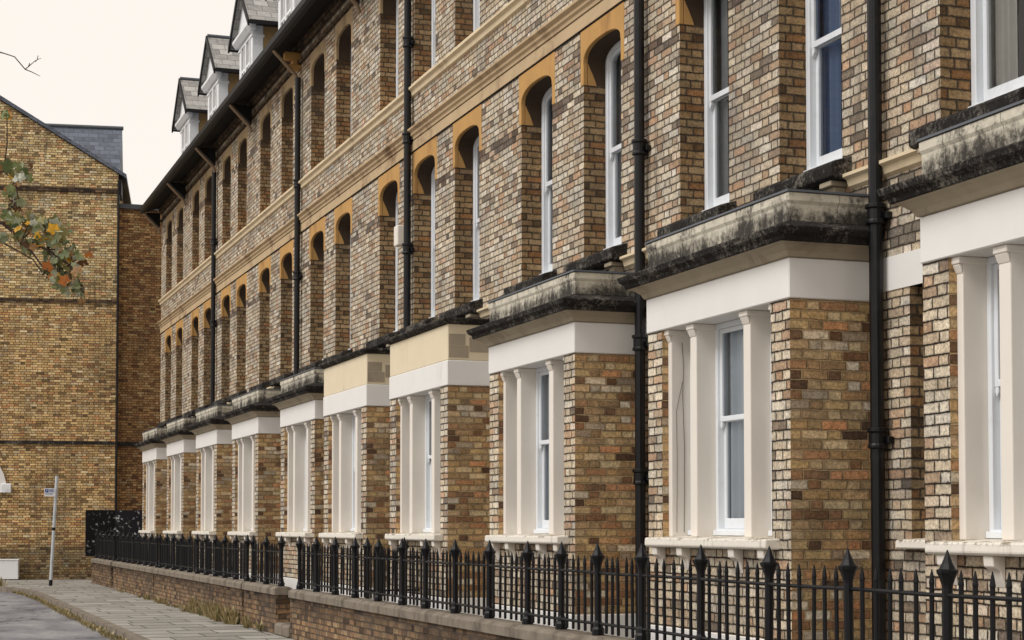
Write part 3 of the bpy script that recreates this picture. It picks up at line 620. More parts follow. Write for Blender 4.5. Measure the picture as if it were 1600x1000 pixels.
def house(i, H):
    y0, y1 = H['y']; yc = H['bay']; half = 1.3
    root = empty('terraced_house', (WF, (y0 + y1) / 2, 0), H['label'], 'house', 'terraced houses in the row')
    holes = []
    for w in H['win']:
        for z0, zs in ((Z1, S1), (Z2, S2)):
            holes += [(w - HW, w + HW, z0 - 0.08, zs, True), (w - 0.6, w + 0.6, zs, zs + 0.6, False)]
    holes.append((yc - 1.0, yc + 1.0, 1.5, 3.31, False))
    if H['gap']: holes.append((H['gap'] - 0.38, H['gap'] + 0.38, 1.45, 3.36, True))
    m = MB(); wall_with_holes(m, WF, WF + 0.34, y0, y1, 0.0, ZTOP, holes)
    if i == 0: m.quad((WF, y0, 0), (13, y0, 0), (13, y0, ZTOP), (WF, y0, ZTOP))
    if i == len(HOUSES) - 1: m.quad((WF, y1, 0), (13, y1, 0), (13, y1, ZTOP), (WF, y1, ZTOP)); m.add([(6.6, y1, 10.5), (16, y1, 10.5), (11.5, y1, 15.4)], [(0, 1, 2)])
    if i == 0: m.add([(6.6, y0, 10.5), (16, y0, 10.5), (11.5, y0, 15.4)], [(0, 1, 2)])
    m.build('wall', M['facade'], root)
    MB().quad((13, y0, 0), (13, y1, 0), (13, y1, ZTOP), (13, y0, ZTOP)).build('rear_wall', M['facade'], root)
    fl = MB()
    for z in (0.9, 4.1, 7.3): fl.box(WF + 0.36, 12.9, y0 + 0.01, y1 - 0.01, z, z + 0.15)
    fl.box(9.6, 9.7, y0 + 0.01, y1 - 0.01, 1.05, 10.4)
    fl.build('interior', M['room'], root)
    bay(root, yc, half, H['style'], True, H['bc'], i < 3)
    for k, w in enumerate(H['win']):
        upper_window(root, w, Z1, S1, H['cur'][k], True)
        c2 = random.choice([None, ('net', 'cur_white'), ('blind', 'cur_cream'), None])
        upper_window(root, w, Z2, S2, c2, False)
    if H['gap']:
        g = H['gap']
        w = sash_window(root, g, 0.376, 1.53, 3.36, 0, WF + 0.2, 2.5, ('net', 'cur_white'))
        MB().prof([(WF + 0.3, 1.53), (WF - 0.09, 1.505), (WF - 0.095, 1.44), (WF + 0.3, 1.44)], g - 0.46, g + 0.46).build('sill', M['sill'], w, bevel=0.01)
    bcut = [(yc - half, yc + half)]; pc = []
    for a, b in stretches(y0, y1, [(yc - half - 0.012, yc + half + 0.012)]):
        f = MB(); f.box(WF - 0.01, WF + 0.1, a, b, 3.315, 3.615) if False else f.box(WF - 0.01, WF - 0.0005, a, b, 3.315 if not H['gap'] else 3.361, 3.615)
        f.build('fascia_band', M['white'], root)
        MB().box(WF - 0.012, WF - 0.0005, a, b, 0.0, 0.74).build('plinth', M['white'], root)
    scut = [(w - 0.66, w + 0.66) for w in H['win']]
    for a, b in stretches(y0, y1, scut):
        MB().prof([(WF, 4.22), (WF - 0.035, 4.24), (WF - 0.05, 4.29), (WF - 0.085, 4.31), (WF - 0.085, 4.335), (WF, 4.36)], a, b).build('lower_string_course', M['sand'], root)
    MB().box(WF - 0.022, WF - 0.0003, y0, y1, 7.0, 7.138).build('frieze', M['frieze'], root)
    for z in (6.987, 7.139): MB().box(WF - 0.012, WF - 0.0003, y0, y1, z, z + 0.0105).build('frieze_shadow_line', M['shadow_black'], root)  # dark strips put in for the shadow lines at the frieze edges
    MB().prof([(WF, 7.15), (WF - 0.03, 7.155), (WF - 0.035, 7.19), (WF - 0.06, 7.215), (WF - 0.06, 7.25), (WF - 0.10, 7.28), (WF - 0.10, 7.305), (WF, 7.33)], y0, y1).build('middle_string_course', M['frieze'], root)
    MB().prof([(WF, 7.79), (WF - 0.035, 7.80), (WF - 0.045, 7.86), (WF - 0.085, 7.885), (WF - 0.085, 7.915), (WF, 7.945)], y0, y1).build('upper_string_course', M['sand'], root)
    MB().prof([(WF, 10.135), (WF - 0.05, 10.15), (WF - 0.055, 10.19), (WF, 10.22)], y0, y1).build('eaves_string_course', M['soot'], root)
    MB().prof([(WF, 10.36), (WF - 0.03, 10.37), (WF - 0.09, 10.44), (WF - 0.09, 10.52), (WF, 10.52)], y0, y1).build('eaves_moulding', M['soot'], root)
    MB().prof([(6.52, 10.375), (WF - 0.001, 10.56), (WF - 0.001, 10.60), (6.52, 10.415)], y0, y1).build('soffit', M['soffit'], root)
    MB().prof([(6.51, 10.34), (6.44, 10.35), (6.40, 10.40), (6.395, 10.50), (6.42, 10.50), (6.44, 10.43), (6.51, 10.42)], y0, y1).build('gutter', M['gutter'], root)
    MB().prof([(6.45, 10.46), (11.5, 15.5), (16.5, 10.46), (16.5, 10.40), (11.5, 15.42), (6.5, 10.425)], y0, y1).build('roof', M['slate_y'], root)
    k = MB()
    if i == 5:
        k.box(6.78, WF - 0.001, y1 - 0.12, y1 + 0.10, 10.05, 10.13); k.box(6.70, WF - 0.001, y1 - 0.10, y1 + 0.08, 10.222, 10.36); k.box(6.84, WF - 0.06, y1 - 0.10, y1 + 0.08, 10.131, 10.221)
    else: k.prof([(6.56, 10.37), (6.6, 10.30), (WF - 0.056, 9.98), (WF - 0.056, 10.37)], y1 - 0.1, y1 + 0.06)
    k.build('eaves_corbel', M['ochre'] if i == 5 else M['soffit'], root, bevel=0.01)
    k = MB(); k.tube([(6.47, y1 - 0.16, 10.34), (6.52, y1 - 0.16, 10.28), (6.88, y1 - 0.16, 9.92), (6.92, y1 - 0.16, 9.80)], 0.036, 8); k.build('swan_neck_pipe', M['strut'], root)
    if H['pipe']:
        zj = {0: [2.27, 3.95, 5.78], 1: [2.1, 3.42, 5.36, 7.6], 3: [5.6, 7.2, 8.6], 5: [6.2, 7.9], 7: [6.3, 8.2]}[i]
        drainpipe(root, H['pipe'], 0.05, 9.85, zj)
    if i == 4:
        b = MB(); b.box(WF - 0.16, WF - 0.001, 24.30, 24.50, 5.68, 5.98); b.build('alarm_box', M['cream'], root, bevel=0.02, seg=2)
    if i >= 5: dormer(root, {5: 29.6, 6: 34.2, 7: 38.45, 8: 42.7, 9: 47.05}[i])
    if i == 1:   # dead creeper stems on the far jamb
        bo = [c for c in root.children if c.name.startswith('bay_window')][0]
        v = MB(); yy = yc + 0.928
        v.tube([(6.40, yy - .003, 1.55), (6.405, yy - .003, 2.2), (6.40, yy - .003, 2.6), (6.44, yy - .003, 2.78), (6.46, yy - .003, 2.86)], 0.002, 5)
        v.tube([(6.47, yy - .003, 1.55), (6.475, yy - .003, 2.3), (6.46, yy - .003, 2.75), (6.47, yy - .003, 3.0), (6.455, yy - .003, 3.2)], 0.0024, 5)
        v.build('dead_creeper', M['bark'], bo)
    return root
for i, H in enumerate(HOUSES): house(i, H)

# ------------------------------------------------------------------ street wall and railings
WR = 5.5
def low_wall(y0, y1, label):
    r = empty('low_wall', (WR, (y0 + y1) / 2, 0), label, 'wall', 'low walls under the railings')
    MB().box(WR - 0.11, WR + 0.11, y0, y1, 0, 0.58).build('brickwork', M['lowwall'], r)
    MB().prof([(WR - 0.14, 0.582), (WR - 0.14, 0.675), (WR - 0.09, 0.705), (WR + 0.09, 0.705), (WR + 0.14, 0.675), (WR + 0.14, 0.582)], y0 - 0.02, y1 + 0.02).build('coping', M['coping'], r, bevel=0.006)
    return r
def railing(pts_posts, n_between, label, along='y', const=WR, end_posts=True, base=0.706):
    ymid = sum(pts_posts) / len(pts_posts)
    P = (lambda a: (const, a)) if along == 'y' else (lambda a: (a, const))
    x, y = P(ymid); r = empty('railing', (x, y, base), label, 'railing', 'black iron railings')
    lo, hi = min(pts_posts), max(pts_posts)
    for z in (0.80, 1.22):
        m = MB(); a, b = P(lo - 0.05), P(hi + 0.05); n = 24; pts = []
        for k in range(n + 1):
            s = k / n; pts.append((a[0] + (b[0] - a[0]) * s, a[1] + (b[1] - a[1]) * s, z + random.uniform(-0.004, 0.004)))
        m.tube(pts, 0.014, 6); m.build('rail', M['iron'], r)
    post = MB(); prof = [(0.052, base), (0.052, base + 0.05), (0.04, base + 0.07), (0.037, base + 0.10), (0.030, base + 0.12), (0.030, 1.26), (0.033, 1.28), (0.048, 1.325), (0.060, 1.345), (0.062, 1.36), (0.048, 1.366), (0.030, 1.40), (0.013, 1.445), (0.003, 1.472)]
    post.lathe(prof, 0, 0, 8, math.pi / 8)
    pk = MB(); pk.lathe([(0.0105, 0.725), (0.0145, 0.735), (0.0145, 1.275), (0.017, 1.285), (0.012, 1.32), (0.003, 1.362)], 0, 0, 6)
    pm = {}
    for nm, mb in (('post', post), ('picket', pk)):
        me = bpy.data.meshes.new('railing_' + nm); me.from_pydata(mb.v, [], mb.f); me.materials.append(M['iron']); me.update(); pm[nm] = me
    def inst(nm, a):
        o = bpy.data.objects.new(nm, pm[nm]); COL.objects.link(o); o.parent = r; px, py = P(a)
        o.location = (px - r.location.x, py - r.location.y, -base); o.rotation_euler = (R(random.uniform(-.5, .5)), R(random.uniform(-.5, .5)), random.uniform(0, 0.4) if nm == 'picket' else 0)
    q = sorted(pts_posts)
    for a in q: inst('post', a)
    for a, b in zip(q, q[1:]):
        n = n_between if n_between else max(1, round((b - a) / 0.152) - 1)
        for k in range(1, n + 1): inst('picket', a + (b - a) * k / (n + 1))
    return r
def zy(px): return (15922.0 / (px + 169) - 0.334 * WR) / 0.943
posts5 = [zy(p) for p in (467, 493, 522, 553, 588, 627, 662, 709, 761, 821, 873, 932, 998, 1090, 1195, 1323, 1472)]
posts5 += [posts5[-1] - 1.0, posts5[-1] - 2.0]
low_wall(posts5[-1] - 0.3, 24.75, 'long brick low wall with stone coping nearest the viewer, right of the stepped gate gap')
railing(posts5, None, 'long black iron railing nearest the viewer, running from the gate gap to the right edge')
def seg(y0, y1, lw, lr):
    low_wall(y0, y1, lw); n = max(2, round((y1 - y0 - 0.3) / 1.02)); railing([y0 + 0.15 + (y1 - y0 - 0.3) * k / n for k in range(n + 1)], 6, lr)
seg(25.75, 28.25, 'short brick low wall just left of the stepped gate gap', 'short black railing section just left of the gate gap')
seg(28.45, 38.6, 'soot stained brick low wall with dry weeds growing along its foot', 'long far railing section above the weedy low wall')
seg(38.75, 46.1, 'brick low wall second from the far end of the pavement', 'railing section second from the far end, in front of the last bays')
seg(46.7, 51.3, 'short grey low wall at the far end of the pavement', 'short railing section at the far end, below the black boards')
railing([5.62, 6.1, 6.65], 4, 'cross railing running from the front railing back to the house wall', along='x', const=21.3, base=0.3)
s = MB(); s.prof([(5.36, 0.0), (5.36, 0.16), (5.40, 0.18), (6.1, 0.18), (6.1, 0.0)], 24.78, 25.72); tag(s.build('doorstep', M['coping'], None, bevel=0.02), 'worn stone step in the gate gap between two low walls', 'step')

# ------------------------------------------------------------------ ground
def sheet(name, mat, x0, x1, y0, y1, z):
    o = MB().quad((x0, y0, z), (x1, y0, z), (x1, y1, z), (x0, y1, z)).build(name, mat); tag(o, kind='structure'); return o
sheet('ground', M['earth'], -400, 400, -400, 400, -0.13)
road = MB(); WK = 3.3
# kerb line: straight along the terrace, rounding left before the gable wall
kl = [(WK, -20.0)] + [(WK, y) for y in (10, 20, 30, 38, 42)] + [(WK - 0.05, 45), (WK - 0.22, 47.0), (WK - 0.6, 48.6), (WK - 1.3, 49.8), (WK - 2.6, 50.7), (WK - 5, 51.3), (-30, 53.5)]
rp = [(-30, -20)] + kl
tag(MB().add([(x, y, -0.126) for x, y in rp], [tuple(range(len(rp)))]).build('road', M['road']), kind='structure')
pv = kl + [(-30, 64), (14, 64), (14, -20)]
tag(MB().add([(x, y, 0.0) for x, y in pv], [tuple(range(len(pv)))]).build('pavement', M['paving']), kind='structure')
kb = MB()
for (a, b) in zip(kl, kl[1:]):
    d = (Vector(b) - Vector(a)); nn = Vector((d.y, -d.x)).normalized() * 0.15
    kb.loft([[(p[0] - nn.x * .0, p[1] - nn.y * .0, -0.13), (p[0], p[1], 0.004), (p[0] + nn.x, p[1] + nn.y, 0.006), (p[0] + nn.x, p[1] + nn.y, -0.13)] for p in (a, b)], caps=False)
tag(kb.build('kerb', M['coping']), kind='structure')
gm = MB().box(0.9, 1.0, 31.0, 33.5, -0.1255, -0.1225); tag(gm.build('road_marking', plain_mat('worn_marking', rgb(224, 206, 150), 0.8, 0.2)), kind='structure')

# weeds
def tuft(mb, x, y, z, h, n, spread=0.06):
    for _ in range(n):
        a = random.uniform(0, 6.28); r = random.uniform(0, spread); l = h * random.uniform(0.4, 1.1)
        bx, by = x + r * math.cos(a), y + r * math.sin(a); dx, dy = math.cos(a) * l * random.uniform(.1, .7), math.sin(a) * l * random.uniform(.1, .7)
        w = random.uniform(0.006, 0.02); px, py = -math.sin(a) * w, math.cos(a) * w
        mb.add([(bx - px * .5, by - py * .5, z), (bx + px * .5, by + py * .5, z), (bx + dx * .6 + px, by + dy * .6 + py, z + l * .65), (bx + dx, by + dy, z + l), (bx + dx * .6 - px, by + dy * .6 - py, z + l * .65)], [(0, 1, 2, 3, 4)])
w = MB()
y = 20.0
while y < 47.5:
    if random.random() < 0.8:
        xk = WK - 0.03 - (0.0 if y < 44 else (y - 44) * 0.06)
        tuft(w, xk + random.uniform(-0.10, 0.03), y, -0.126, random.uniform(0.04, 0.11), 12, 0.08)
    y += random.uniform(0.05, 0.16)
for _ in range(26): tuft(w, random.uniform(1.9, 2.8), random.uniform(49.0, 49.9), -0.12, random.uniform(.15, .4), 16, .12)
tag(w.build('kerb_weeds', M['weed']), 'straggling weeds and moss growing along the kerb gutter', 'weeds', kind='stuff')
w = MB()
for _ in range(110):
    y = random.choice([random.uniform(28.6, 33.5), random.uniform(28.6, 31), random.uniform(26, 45)])
    tuft(w, WR - 0.16 - abs(random.gauss(0, 0.05)), y, 0.0, random.uniform(0.08, 0.34) if y < 33 else random.uniform(.04, .14), 14, 0.07)
tag(w.build('wall_weeds', M['weed']), 'dry grass and weeds along the foot of the low walls', 'weeds', kind='stuff')

# ------------------------------------------------------------------ gable building across the end of the street
GX, GY = 6.40, 54.4
ca, sa = math.cos(GROT), math.sin(GROT)
def G(t, d, z):           # t metres leftwards along the gable wall, d metres towards the viewer
    ex, ey = -math.cos(R(9.0)), math.sin(R(9.0)); nx_, ny_ = -math.sin(R(9.0)), -math.cos(R(9.0))
    return (GX + ex * t + nx_ * d, GY + ey * t + ny_ * d, z)
gb = empty('brick_building', (GX - 6, GY + 4, 0), 'yellow brick building with a tall gable end closing the far end of the street', 'building')
def gbox(mb, t0, t1, d0, d1, z0, z1):
    vs = [G(t, d, z) for z in (z0, z1) for t, d in ((t0, d0), (t1, d0), (t1, d1), (t0, d1))]
    mb.add(vs, [(3, 2, 1, 0), (4, 5, 6, 7), (0, 1, 5, 4), (1, 2, 6, 5), (2, 3, 7, 6), (3, 0, 4, 7)])
TE = 12.4; ZE = 12.45; ZA = ZE + 3.75
m = MB()
out = [(0, 0), (TE, 0), (TE, ZE), (TE / 2, ZA), (0, ZE)]
m.loft([[G(t, 0, z) for t, z in out], [G(t, -9, z) for t, z in out]]); m.build('wall', M['gable'], gb)
for k in ((0, 1), (1, -1)):
    a = (0 - 0.25, ZE - 0.151) if k[0] == 0 else (TE + 0.25, ZE - 0.151); b = (TE / 2, ZA)
    m = MB(); m.loft([[G(a[0], .1, a[1] + .02), G(b[0], .1, b[1] + .02), G(b[0], .1, b[1] + .14), G(a[0], .1, a[1] + .14)], [G(a[0], -9.2, a[1] + .02), G(b[0], -9.2, b[1] + .02), G(b[0], -9.2, b[1] + .14), G(a[0], -9.2, a[1] + .14)]])
    m.build('roof', M['slate_back'], gb)
for z0, z1, t0, t1 in ((4.11, 4.21, 0, TE), (8.44, 8.54, 0, TE), (11.84, 11.98, 0, 5.6)):
    m = MB(); gbox(m, t0 + .001, t1, 0.001, 0.05, z0, z1); m.build('string_course', M['black_stone'] if z0 < 5 else M['soot'], gb)
m = MB(); m.tube([G(-0.02, 0.06, 0.1), G(-0.02, 0.06, ZE - 0.2)], 0.035, 8); m.build('drainpipe', M['pipe'], gb)
m = MB(); gbox(m, -0.10, 0.0, -1.0, 0.04, ZE - 0.65, ZE - 0.17); m.build('eaves_kneeler', M['gutter'], gb)
# roof of the wing behind the gable
def GP(px, z_c, zz):
    xc = (px - 800) / 2730 * z_c; return (z_c * math.sin(R(ALPHA)) + xc * math.cos(R(ALPHA)), z_c * math.cos(R(ALPHA)) - xc * math.sin(R(ALPHA)), zz)
m = MB(); m.loft([[G(0.12, -3.0, 11.6), G(0.12, -6.0, 15.2), G(0.12, -9.0, 11.6)], [G(5.5, -3.0, 11.6), G(5.5, -6.0, 15.2), G(5.5, -9.0, 11.6)]]); m.build('wing_roof', M['slate_back'], gb)
m = MB(); m.tube([G(0.08, -6, 15.22), G(5.5, -6, 15.22)], 0.07, 8); m.build('ridge_tile', M['lead'], gb)
# arched white doorhead, wall box and plaque at the left edge of the wall
def arch_door(tc, half, zs, rise, z0):
    o = []; inn = []
    for i in range(15):
        a = math.pi * i / 14; o.append((tc + half * math.cos(a), zs + rise * math.sin(a))); inn.append((tc + (half - .25) * math.cos(a), zs + (rise - .25) * math.sin(a)))
    o = [(tc + half, z0)] + o + [(tc - half, z0)]; inn = [(tc + half - .25, z0)] + inn + [(tc - half + .25, z0)]
    m = MB(); n = len(o); vs = [G(t, d, z) for d in (0.002, 0.09) for L in (o, inn) for t, z in L]; fs = []
    for j in range(n - 1):
        fs += [(2 * n + j, 2 * n + j + 1, 3 * n + j + 1, 3 * n + j), (j, j + 1, 2 * n + j + 1, 2 * n + j), (n + j, n + j + 1, 3 * n + j + 1, 3 * n + j)]
    fs += [(0, n, 3 * n, 2 * n), (n - 1, 2 * n - 1, 4 * n - 1, 3 * n - 1)]
    m.add(vs, fs); w = m.build('arched_window', M['white'], gb)
    g = MB(); g.add([G(t, 0.02, z) for t, z in inn], [tuple(range(n))]); g.build('pane', M['glass'], w)
arch_door(4.20, 1.0, 2.66, 1.25, 2.63)
m = MB(); gbox(m, 3.06, 3.36, 0.092, 0.2, 2.62, 2.9); m.build('wall_box', M['dormer_white'], gb, bevel=0.02)
m = MB(); gbox(m, 3.49, 3.75, 0.002, 0.03, 7.25, 7.72); m.build('plaque', M['render'], gb)
m = MB(); gbox(m, 2.80, 3.9, 0.15, 0.55, 0.03, 0.60); gbox(m, 2.78, 3.93, 0.13, 0.57, 0.602, 0.63); wb = m.build('planter_box', M['signwhite'], None, bevel=0.01)
tag(wb, 'low white box standing against the gable wall at the left edge', 'box')
# link wall
lk = empty('link_wall', (7.9, 54.7, 0), 'narrow dark red brick wall linking the gable building and the terrace', 'wall')
MB().box(6.42, 12.5, 54.75, 55.1, 0, 11.45).build('brickwork', M['link'], lk)
MB().box(6.4, 12.5, 54.68, 55.2, 11.452, 11.6).build('coping', M['lead'], lk)
MB().box(6.42, 12.5, 54.70, 54.749, 4.08, 4.22).build('string_course', M['black_stone'], lk)
# black boards
for a, b, lab in (((5.22, 51.5), (6.08, 51.65), 'black board with peeling white specks, left of the two beside the last bay'), ((6.1, 51.65), (6.85, 51.55), 'black board right of the peeling one, beside the last bay')):
    d = Vector((b[0] - a[0], b[1] - a[1])); n = Vector((d.y, -d.x)).normalized() * 0.04
    r = empty('board_fence', (a[0], a[1], 0), lab, 'fence', 'black boards beside the last bay')
    mb = MB(); mb.loft([[(p[0], p[1], 0.75), (p[0] + n.x, p[1] + n.y, 0.75), (p[0] + n.x, p[1] + n.y, 2.08), (p[0], p[1], 2.08)] for p in (a, b)]); mb.build('panel', M['speck'], r)
    for p in ((a, b) if lab.startswith('black board right') else (b,)): MB().box(p[0] - .035 + (.04 if p is a else -.04), p[0] + .035 + (.04 if p is a else -.04), p[1] + .03, p[1] + .09, 0, 2.05).build('post', M['gutter'], r)

# parking sign
sg = empty('sign_post', (4.05, 48.9, 0), 'leaning grey steel pole with a small parking sign at the end of the pavement', 'sign')
MB().tube([(4.05, 48.9, 0), (4.19, 48.9, 2.98)], 0.045, 10).build('pole', M['galv'], sg)
MB().tube([(4.05, 48.9, 0), (4.057, 48.9, 0.16)], 0.05, 10).build('pole_base', M['gutter'], sg)
MB().tube([(4.117, 48.9, 1.50), (4.121, 48.9, 1.58)], 0.049, 10).build('sticker_band', M['gutter'], sg)
pl = MB().box(3.86, 4.15, 48.83, 48.845, 2.42, 2.64).build('sign_plate', M['signwhite'], sg, bevel=0.003)
MB().box(3.875, 3.965, 48.826, 48.8295, 2.53, 2.625).build('parking_square', M['blue'], pl)
def text(body, size, x, z, y, mat, parent, name):
    cu = bpy.data.curves.new(name, 'FONT'); cu.body = body; cu.size = size; cu.extrude = 0.001; cu.align_x = 'CENTER'; cu.align_y = 'CENTER'
    tmp = bpy.data.objects.new(name, cu); COL.objects.link(tmp); bpy.context.view_layer.update()
    me = bpy.data.meshes.new_from_object(tmp.evaluated_get(bpy.context.evaluated_depsgraph_get())); bpy.data.objects.remove(tmp)
    vs = [(v.co.x + x, y - v.co.z, v.co.y + z) for v in me.vertices]
    mb = MB(); mb.add(vs, [tuple(p.vertices) for p in me.polygons]); return mb.build(name, mat, parent)
text('P', 0.085, 3.92, 2.577, 48.824, M['signwhite'], pl, 'letter')
ln = MB()
for z, x1 in ((2.605, 4.12), (2.575, 4.10), (2.545, 4.12), (2.49, 4.08)): ln.box(3.985 if z > 2.5 else 3.88, x1, 48.8265, 48.8295, z - 0.008, z + 0.008)
ln.build('small_print', M['blue'], pl)

# ------------------------------------------------------------------ tree with a branch hanging into view
def C(px, py, zc):
    xc = (px - 800) / 2730 * zc; return Vector((zc * math.sin(R(ALPHA)) + xc * math.cos(R(ALPHA)), zc * math.cos(R(ALPHA)) - xc * math.sin(R(ALPHA)), EYE + (823 - py) / 2730 * zc))
T0 = C(-620, 823, 12.6); T0.z = -0.13
tr = empty('tree', T0, 'autumn tree whose leafy branch hangs in from the left edge', 'tree')
tk = MB(); tk.tube([T0, T0 + Vector((0.03, 0, 1.2)), T0 + Vector((-0.05, 0.1, 2.8)), T0 + Vector((0.02, 0.05, 4.2)), T0 + Vector((-.1, .1, 6.4))], [0.24, 0.19, 0.165, 0.14, 0.08], 12); tk.build('trunk', M['bark'], tr, smooth=True)
br = MB(); lf = MB()
def leaf(c, size):
    n = Vector((random.gauss(0, 1), random.gauss(0, 1) - 0.5, random.gauss(0, 0.8))).normalized()
    u = n.cross(Vector((0, 0, 1))); u = (u if u.length > .1 else Vector((1, 0, 0))).normalized(); v = n.cross(u)
    a0 = random.uniform(-0.9, 0.9) - math.pi / 2; pts = []
    rad = [0.5, 0.75, 0.62, 0.95, 0.7, 1.08, 0.7, 0.95, 0.62, 0.75, 0.5]
    for k, r_ in enumerate(rad):
        a = a0 - math.pi * 0.88 + 2 * math.pi * 0.88 * k / (len(rad) - 1)
        pts.append(c + (u * math.cos(a) + v * math.sin(a)) * size * r_ + n * size * 0.18 * (r_ - .4) * random.uniform(-1, 1))
    lf.add([c] + pts, [(0, k + 1, k + 2) for k in range(len(pts) - 1)])
main = [[(-620, 330, 12.6), (-300, 300, 12.4), (-80, 330, 12.1), (0, 346, 12), (30, 372, 12), (52, 400, 11.95), (66, 420, 11.9)],
        [(-80, 330, 12.1), (-20, 366, 12.05), (20, 388, 12), (48, 404, 12), (62, 424, 12)],
        [(30, 372, 12), (70, 388, 11.95), (105, 412, 11.95), (122, 440, 11.95), (128, 462, 11.9)],
        [(-300, 300, 12.4), (-60, 270, 12.1), (0, 264, 12), (18, 280, 12), (26, 320, 12)]]
for b in main:
    n = len(b); br.tube([C(*p) for p in b], [max(0.005, (0.03 if b is main[0] else 0.012) * (1 - k / n) ** 1.2) for k in range(n)], 6)
# bare twig high up
for b in ([(-620, 60, 12.6), (-200, 40, 12.3), (-40, 66, 12), (0, 77, 12), (15, 82, 12), (32, 102, 12)], [(32, 102, 12), (42, 106, 12), (52, 111, 12), (56, 113, 12)], [(32, 102, 12), (40, 95, 12), (48, 88, 12), (57, 84, 12)], [(48, 90, 12), (51, 86, 12), (52, 80, 12)], [(37, 98, 12), (39, 92, 12)]):
    br.tube([C(*p) for p in b], [0.022 - 0.018 * min(1, k / 3) for k in range(len(b))] if len(b) > 5 else [0.004 - 0.0008 * k for k in range(len(b))], 5)
cl = [(15, 262, 16, 12, 9), (30, 272, 12, 9, 7), (8, 292, 12, 14, 7), (16, 318, 12, 16, 12), (10, 340, 14, 8, 7), (38, 346, 20, 9, 10), (56, 348, 16, 14, 16), (82, 352, 12, 10, 10), (92, 368, 9, 12, 6), (62, 372, 20, 10, 12),
      (20, 366, 22, 9, 9), (42, 384, 20, 9, 9), (85, 392, 16, 14, 15), (106, 394, 12, 9, 7), (118, 402, 14, 8, 6), (76, 414, 12, 9, 9), (112, 422, 10, 12, 9), (88, 438, 14, 9, 9), (105, 446, 14, 9, 10), (74, 430, 12, 9, 5), (122, 452, 6, 8, 5), (128, 464, 5, 5, 3), (4, 176, 4, 6, 3)]
hub = [(0, 346), (30, 372), (52, 400), (20, 388), (70, 388), (105, 412), (122, 440), (48, 404), (18, 280), (26, 320), (0, 264)]
for px, py, sx, sy, n in cl:
    hx, hy = min(hub, key=lambda h: (h[0] - px) ** 2 + (h[1] - py) ** 2)
    if (hx - px) ** 2 + (hy - py) ** 2 > 20: br.tube([C(hx, hy, 12), C((hx + px) / 2 + 3, (hy + py) / 2 - 3, 11.98), C(px, py, 12), C(px + 8, py + 3, 12)], [0.006, 0.005, 0.0035, 0.002], 5)
    for _ in range(int(n * 2.3)): leaf(C(px + random.gauss(0, sx * .6), py + random.gauss(0, sy * .6), random.gauss(12, 0.12)), random.choice([random.uniform(0.018, 0.03), random.uniform(0.04, 0.06), random.uniform(0.03, 0.045)]))
for px, py in ((16, 314), (12, 322), (46, 356), (70, 424), (74, 418), (24, 328), (84, 424)):      # dry seed clusters
    for _ in range(16):
        c = C(px + random.gauss(0, 4), py + random.gauss(0, 5), random.gauss(12, .03)); br.lathe([(0.001, c.z - .008), (.008, c.z), (.001, c.z + .009)], c.x, c.y, 5)
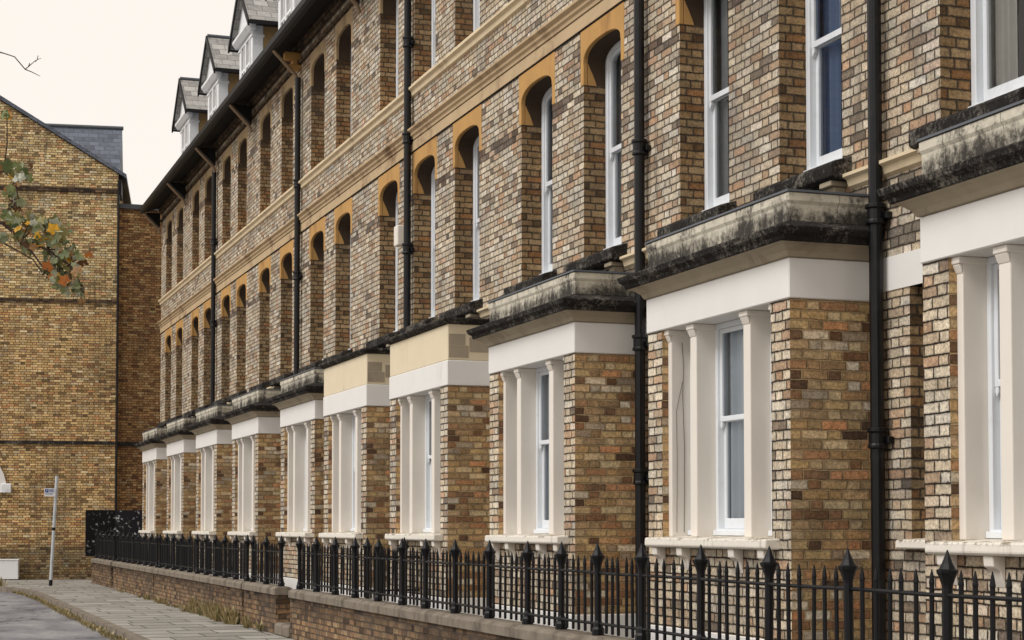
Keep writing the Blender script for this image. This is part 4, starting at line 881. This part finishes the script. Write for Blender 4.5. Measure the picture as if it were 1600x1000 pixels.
for k in range(14):    # the rest of its thin crown, left of the picture: limbs, twigs and the leaves they carry
    a = T0 + Vector((0, 0, 2.5 + k * .29)); an = k * 2.4 + .7; ln = random.uniform(1.1, 1.9)
    dx, dy = math.cos(an) * ln, math.sin(an) * ln
    if dx > 0.2: dx *= 0.45
    pts = [a, a + Vector((dx * .5, dy * .5, .45)), a + Vector((dx, dy, .8))]; br.tube(pts, [0.045, 0.025, 0.006], 6)
    for _ in range(7):
        t = random.uniform(.3, 1); p0 = pts[0].lerp(pts[2], t) + Vector((0, 0, .1 * (1 - t))); p1 = p0 + Vector((random.uniform(-.3, .25), random.uniform(-.35, .35), random.uniform(-.2, .3)))
        br.tube([p0, p1], [0.008, 0.002], 4)
        for _ in range(7): leaf(p0.lerp(p1, random.uniform(.3, 1.1)) + Vector([random.gauss(0, .04) for _ in range(3)]), random.uniform(0.03, 0.06))
br.build('branch', M['bark'], tr); lf.build('leaves', M['leaf'], tr)

# ------------------------------------------------------------------ light, sky, camera
SUN_EL, SUN_AZ = 48.0, -100.0          # azimuth measured from +y towards +x
w = bpy.data.worlds.new('World'); sc.world = w; w.use_nodes = True
nt = w.node_tree; nt.nodes.clear()
out = nt.nodes.new('ShaderNodeOutputWorld'); bg = nt.nodes.new('ShaderNodeBackground'); nt.links.new(bg.outputs[0], out.inputs[0])
sky = nt.nodes.new('ShaderNodeTexSky'); sky.sky_type = 'NISHITA'; sky.sun_disc = False; sky.sun_elevation = R(SUN_EL); sky.sun_rotation = R(SUN_AZ)
mx = nt.nodes.new('ShaderNodeMix'); mx.data_type = 'RGBA'; mx.inputs[0].default_value = 0.93
bg.inputs[1].default_value = 0.1
nt.links.new(sky.outputs[0], mx.inputs[6])
mx.inputs[7].default_value = (9.3, 8.6, 7.85, 1)       # cloud veil, same strength scale as the sky
nt.links.new(mx.outputs[2], bg.inputs[0])
sun = bpy.data.lights.new('sun', 'SUN'); sun.energy = 1.7; sun.angle = R(25); sun.color = (1.0, 0.985, 0.97)
so = bpy.data.objects.new('sun', sun); COL.objects.link(so)
d = Vector((math.sin(R(SUN_AZ)) * math.cos(R(SUN_EL)), math.cos(R(SUN_AZ)) * math.cos(R(SUN_EL)), math.sin(R(SUN_EL))))
so.rotation_euler = d.to_track_quat('Z', 'Y').to_euler()
cam = bpy.data.cameras.new('camera'); co = bpy.data.objects.new('camera', cam); COL.objects.link(co); sc.camera = co
PITCH = 2.3
cam.sensor_width = 36; cam.lens = 2730 / 1600 * 36; cam.clip_end = 2000; cam.clip_start = 0.1
co.location = (0, 0, EYE); co.rotation_euler = (R(90 + PITCH), 0, R(-ALPHA))
cam.shift_y = (323 - 2730 * math.tan(R(PITCH))) / 1600
sc.view_settings.view_transform = 'Standard'; sc.view_settings.look = 'None'; sc.view_settings.exposure = 0.18; sc.view_settings.gamma = 1.0
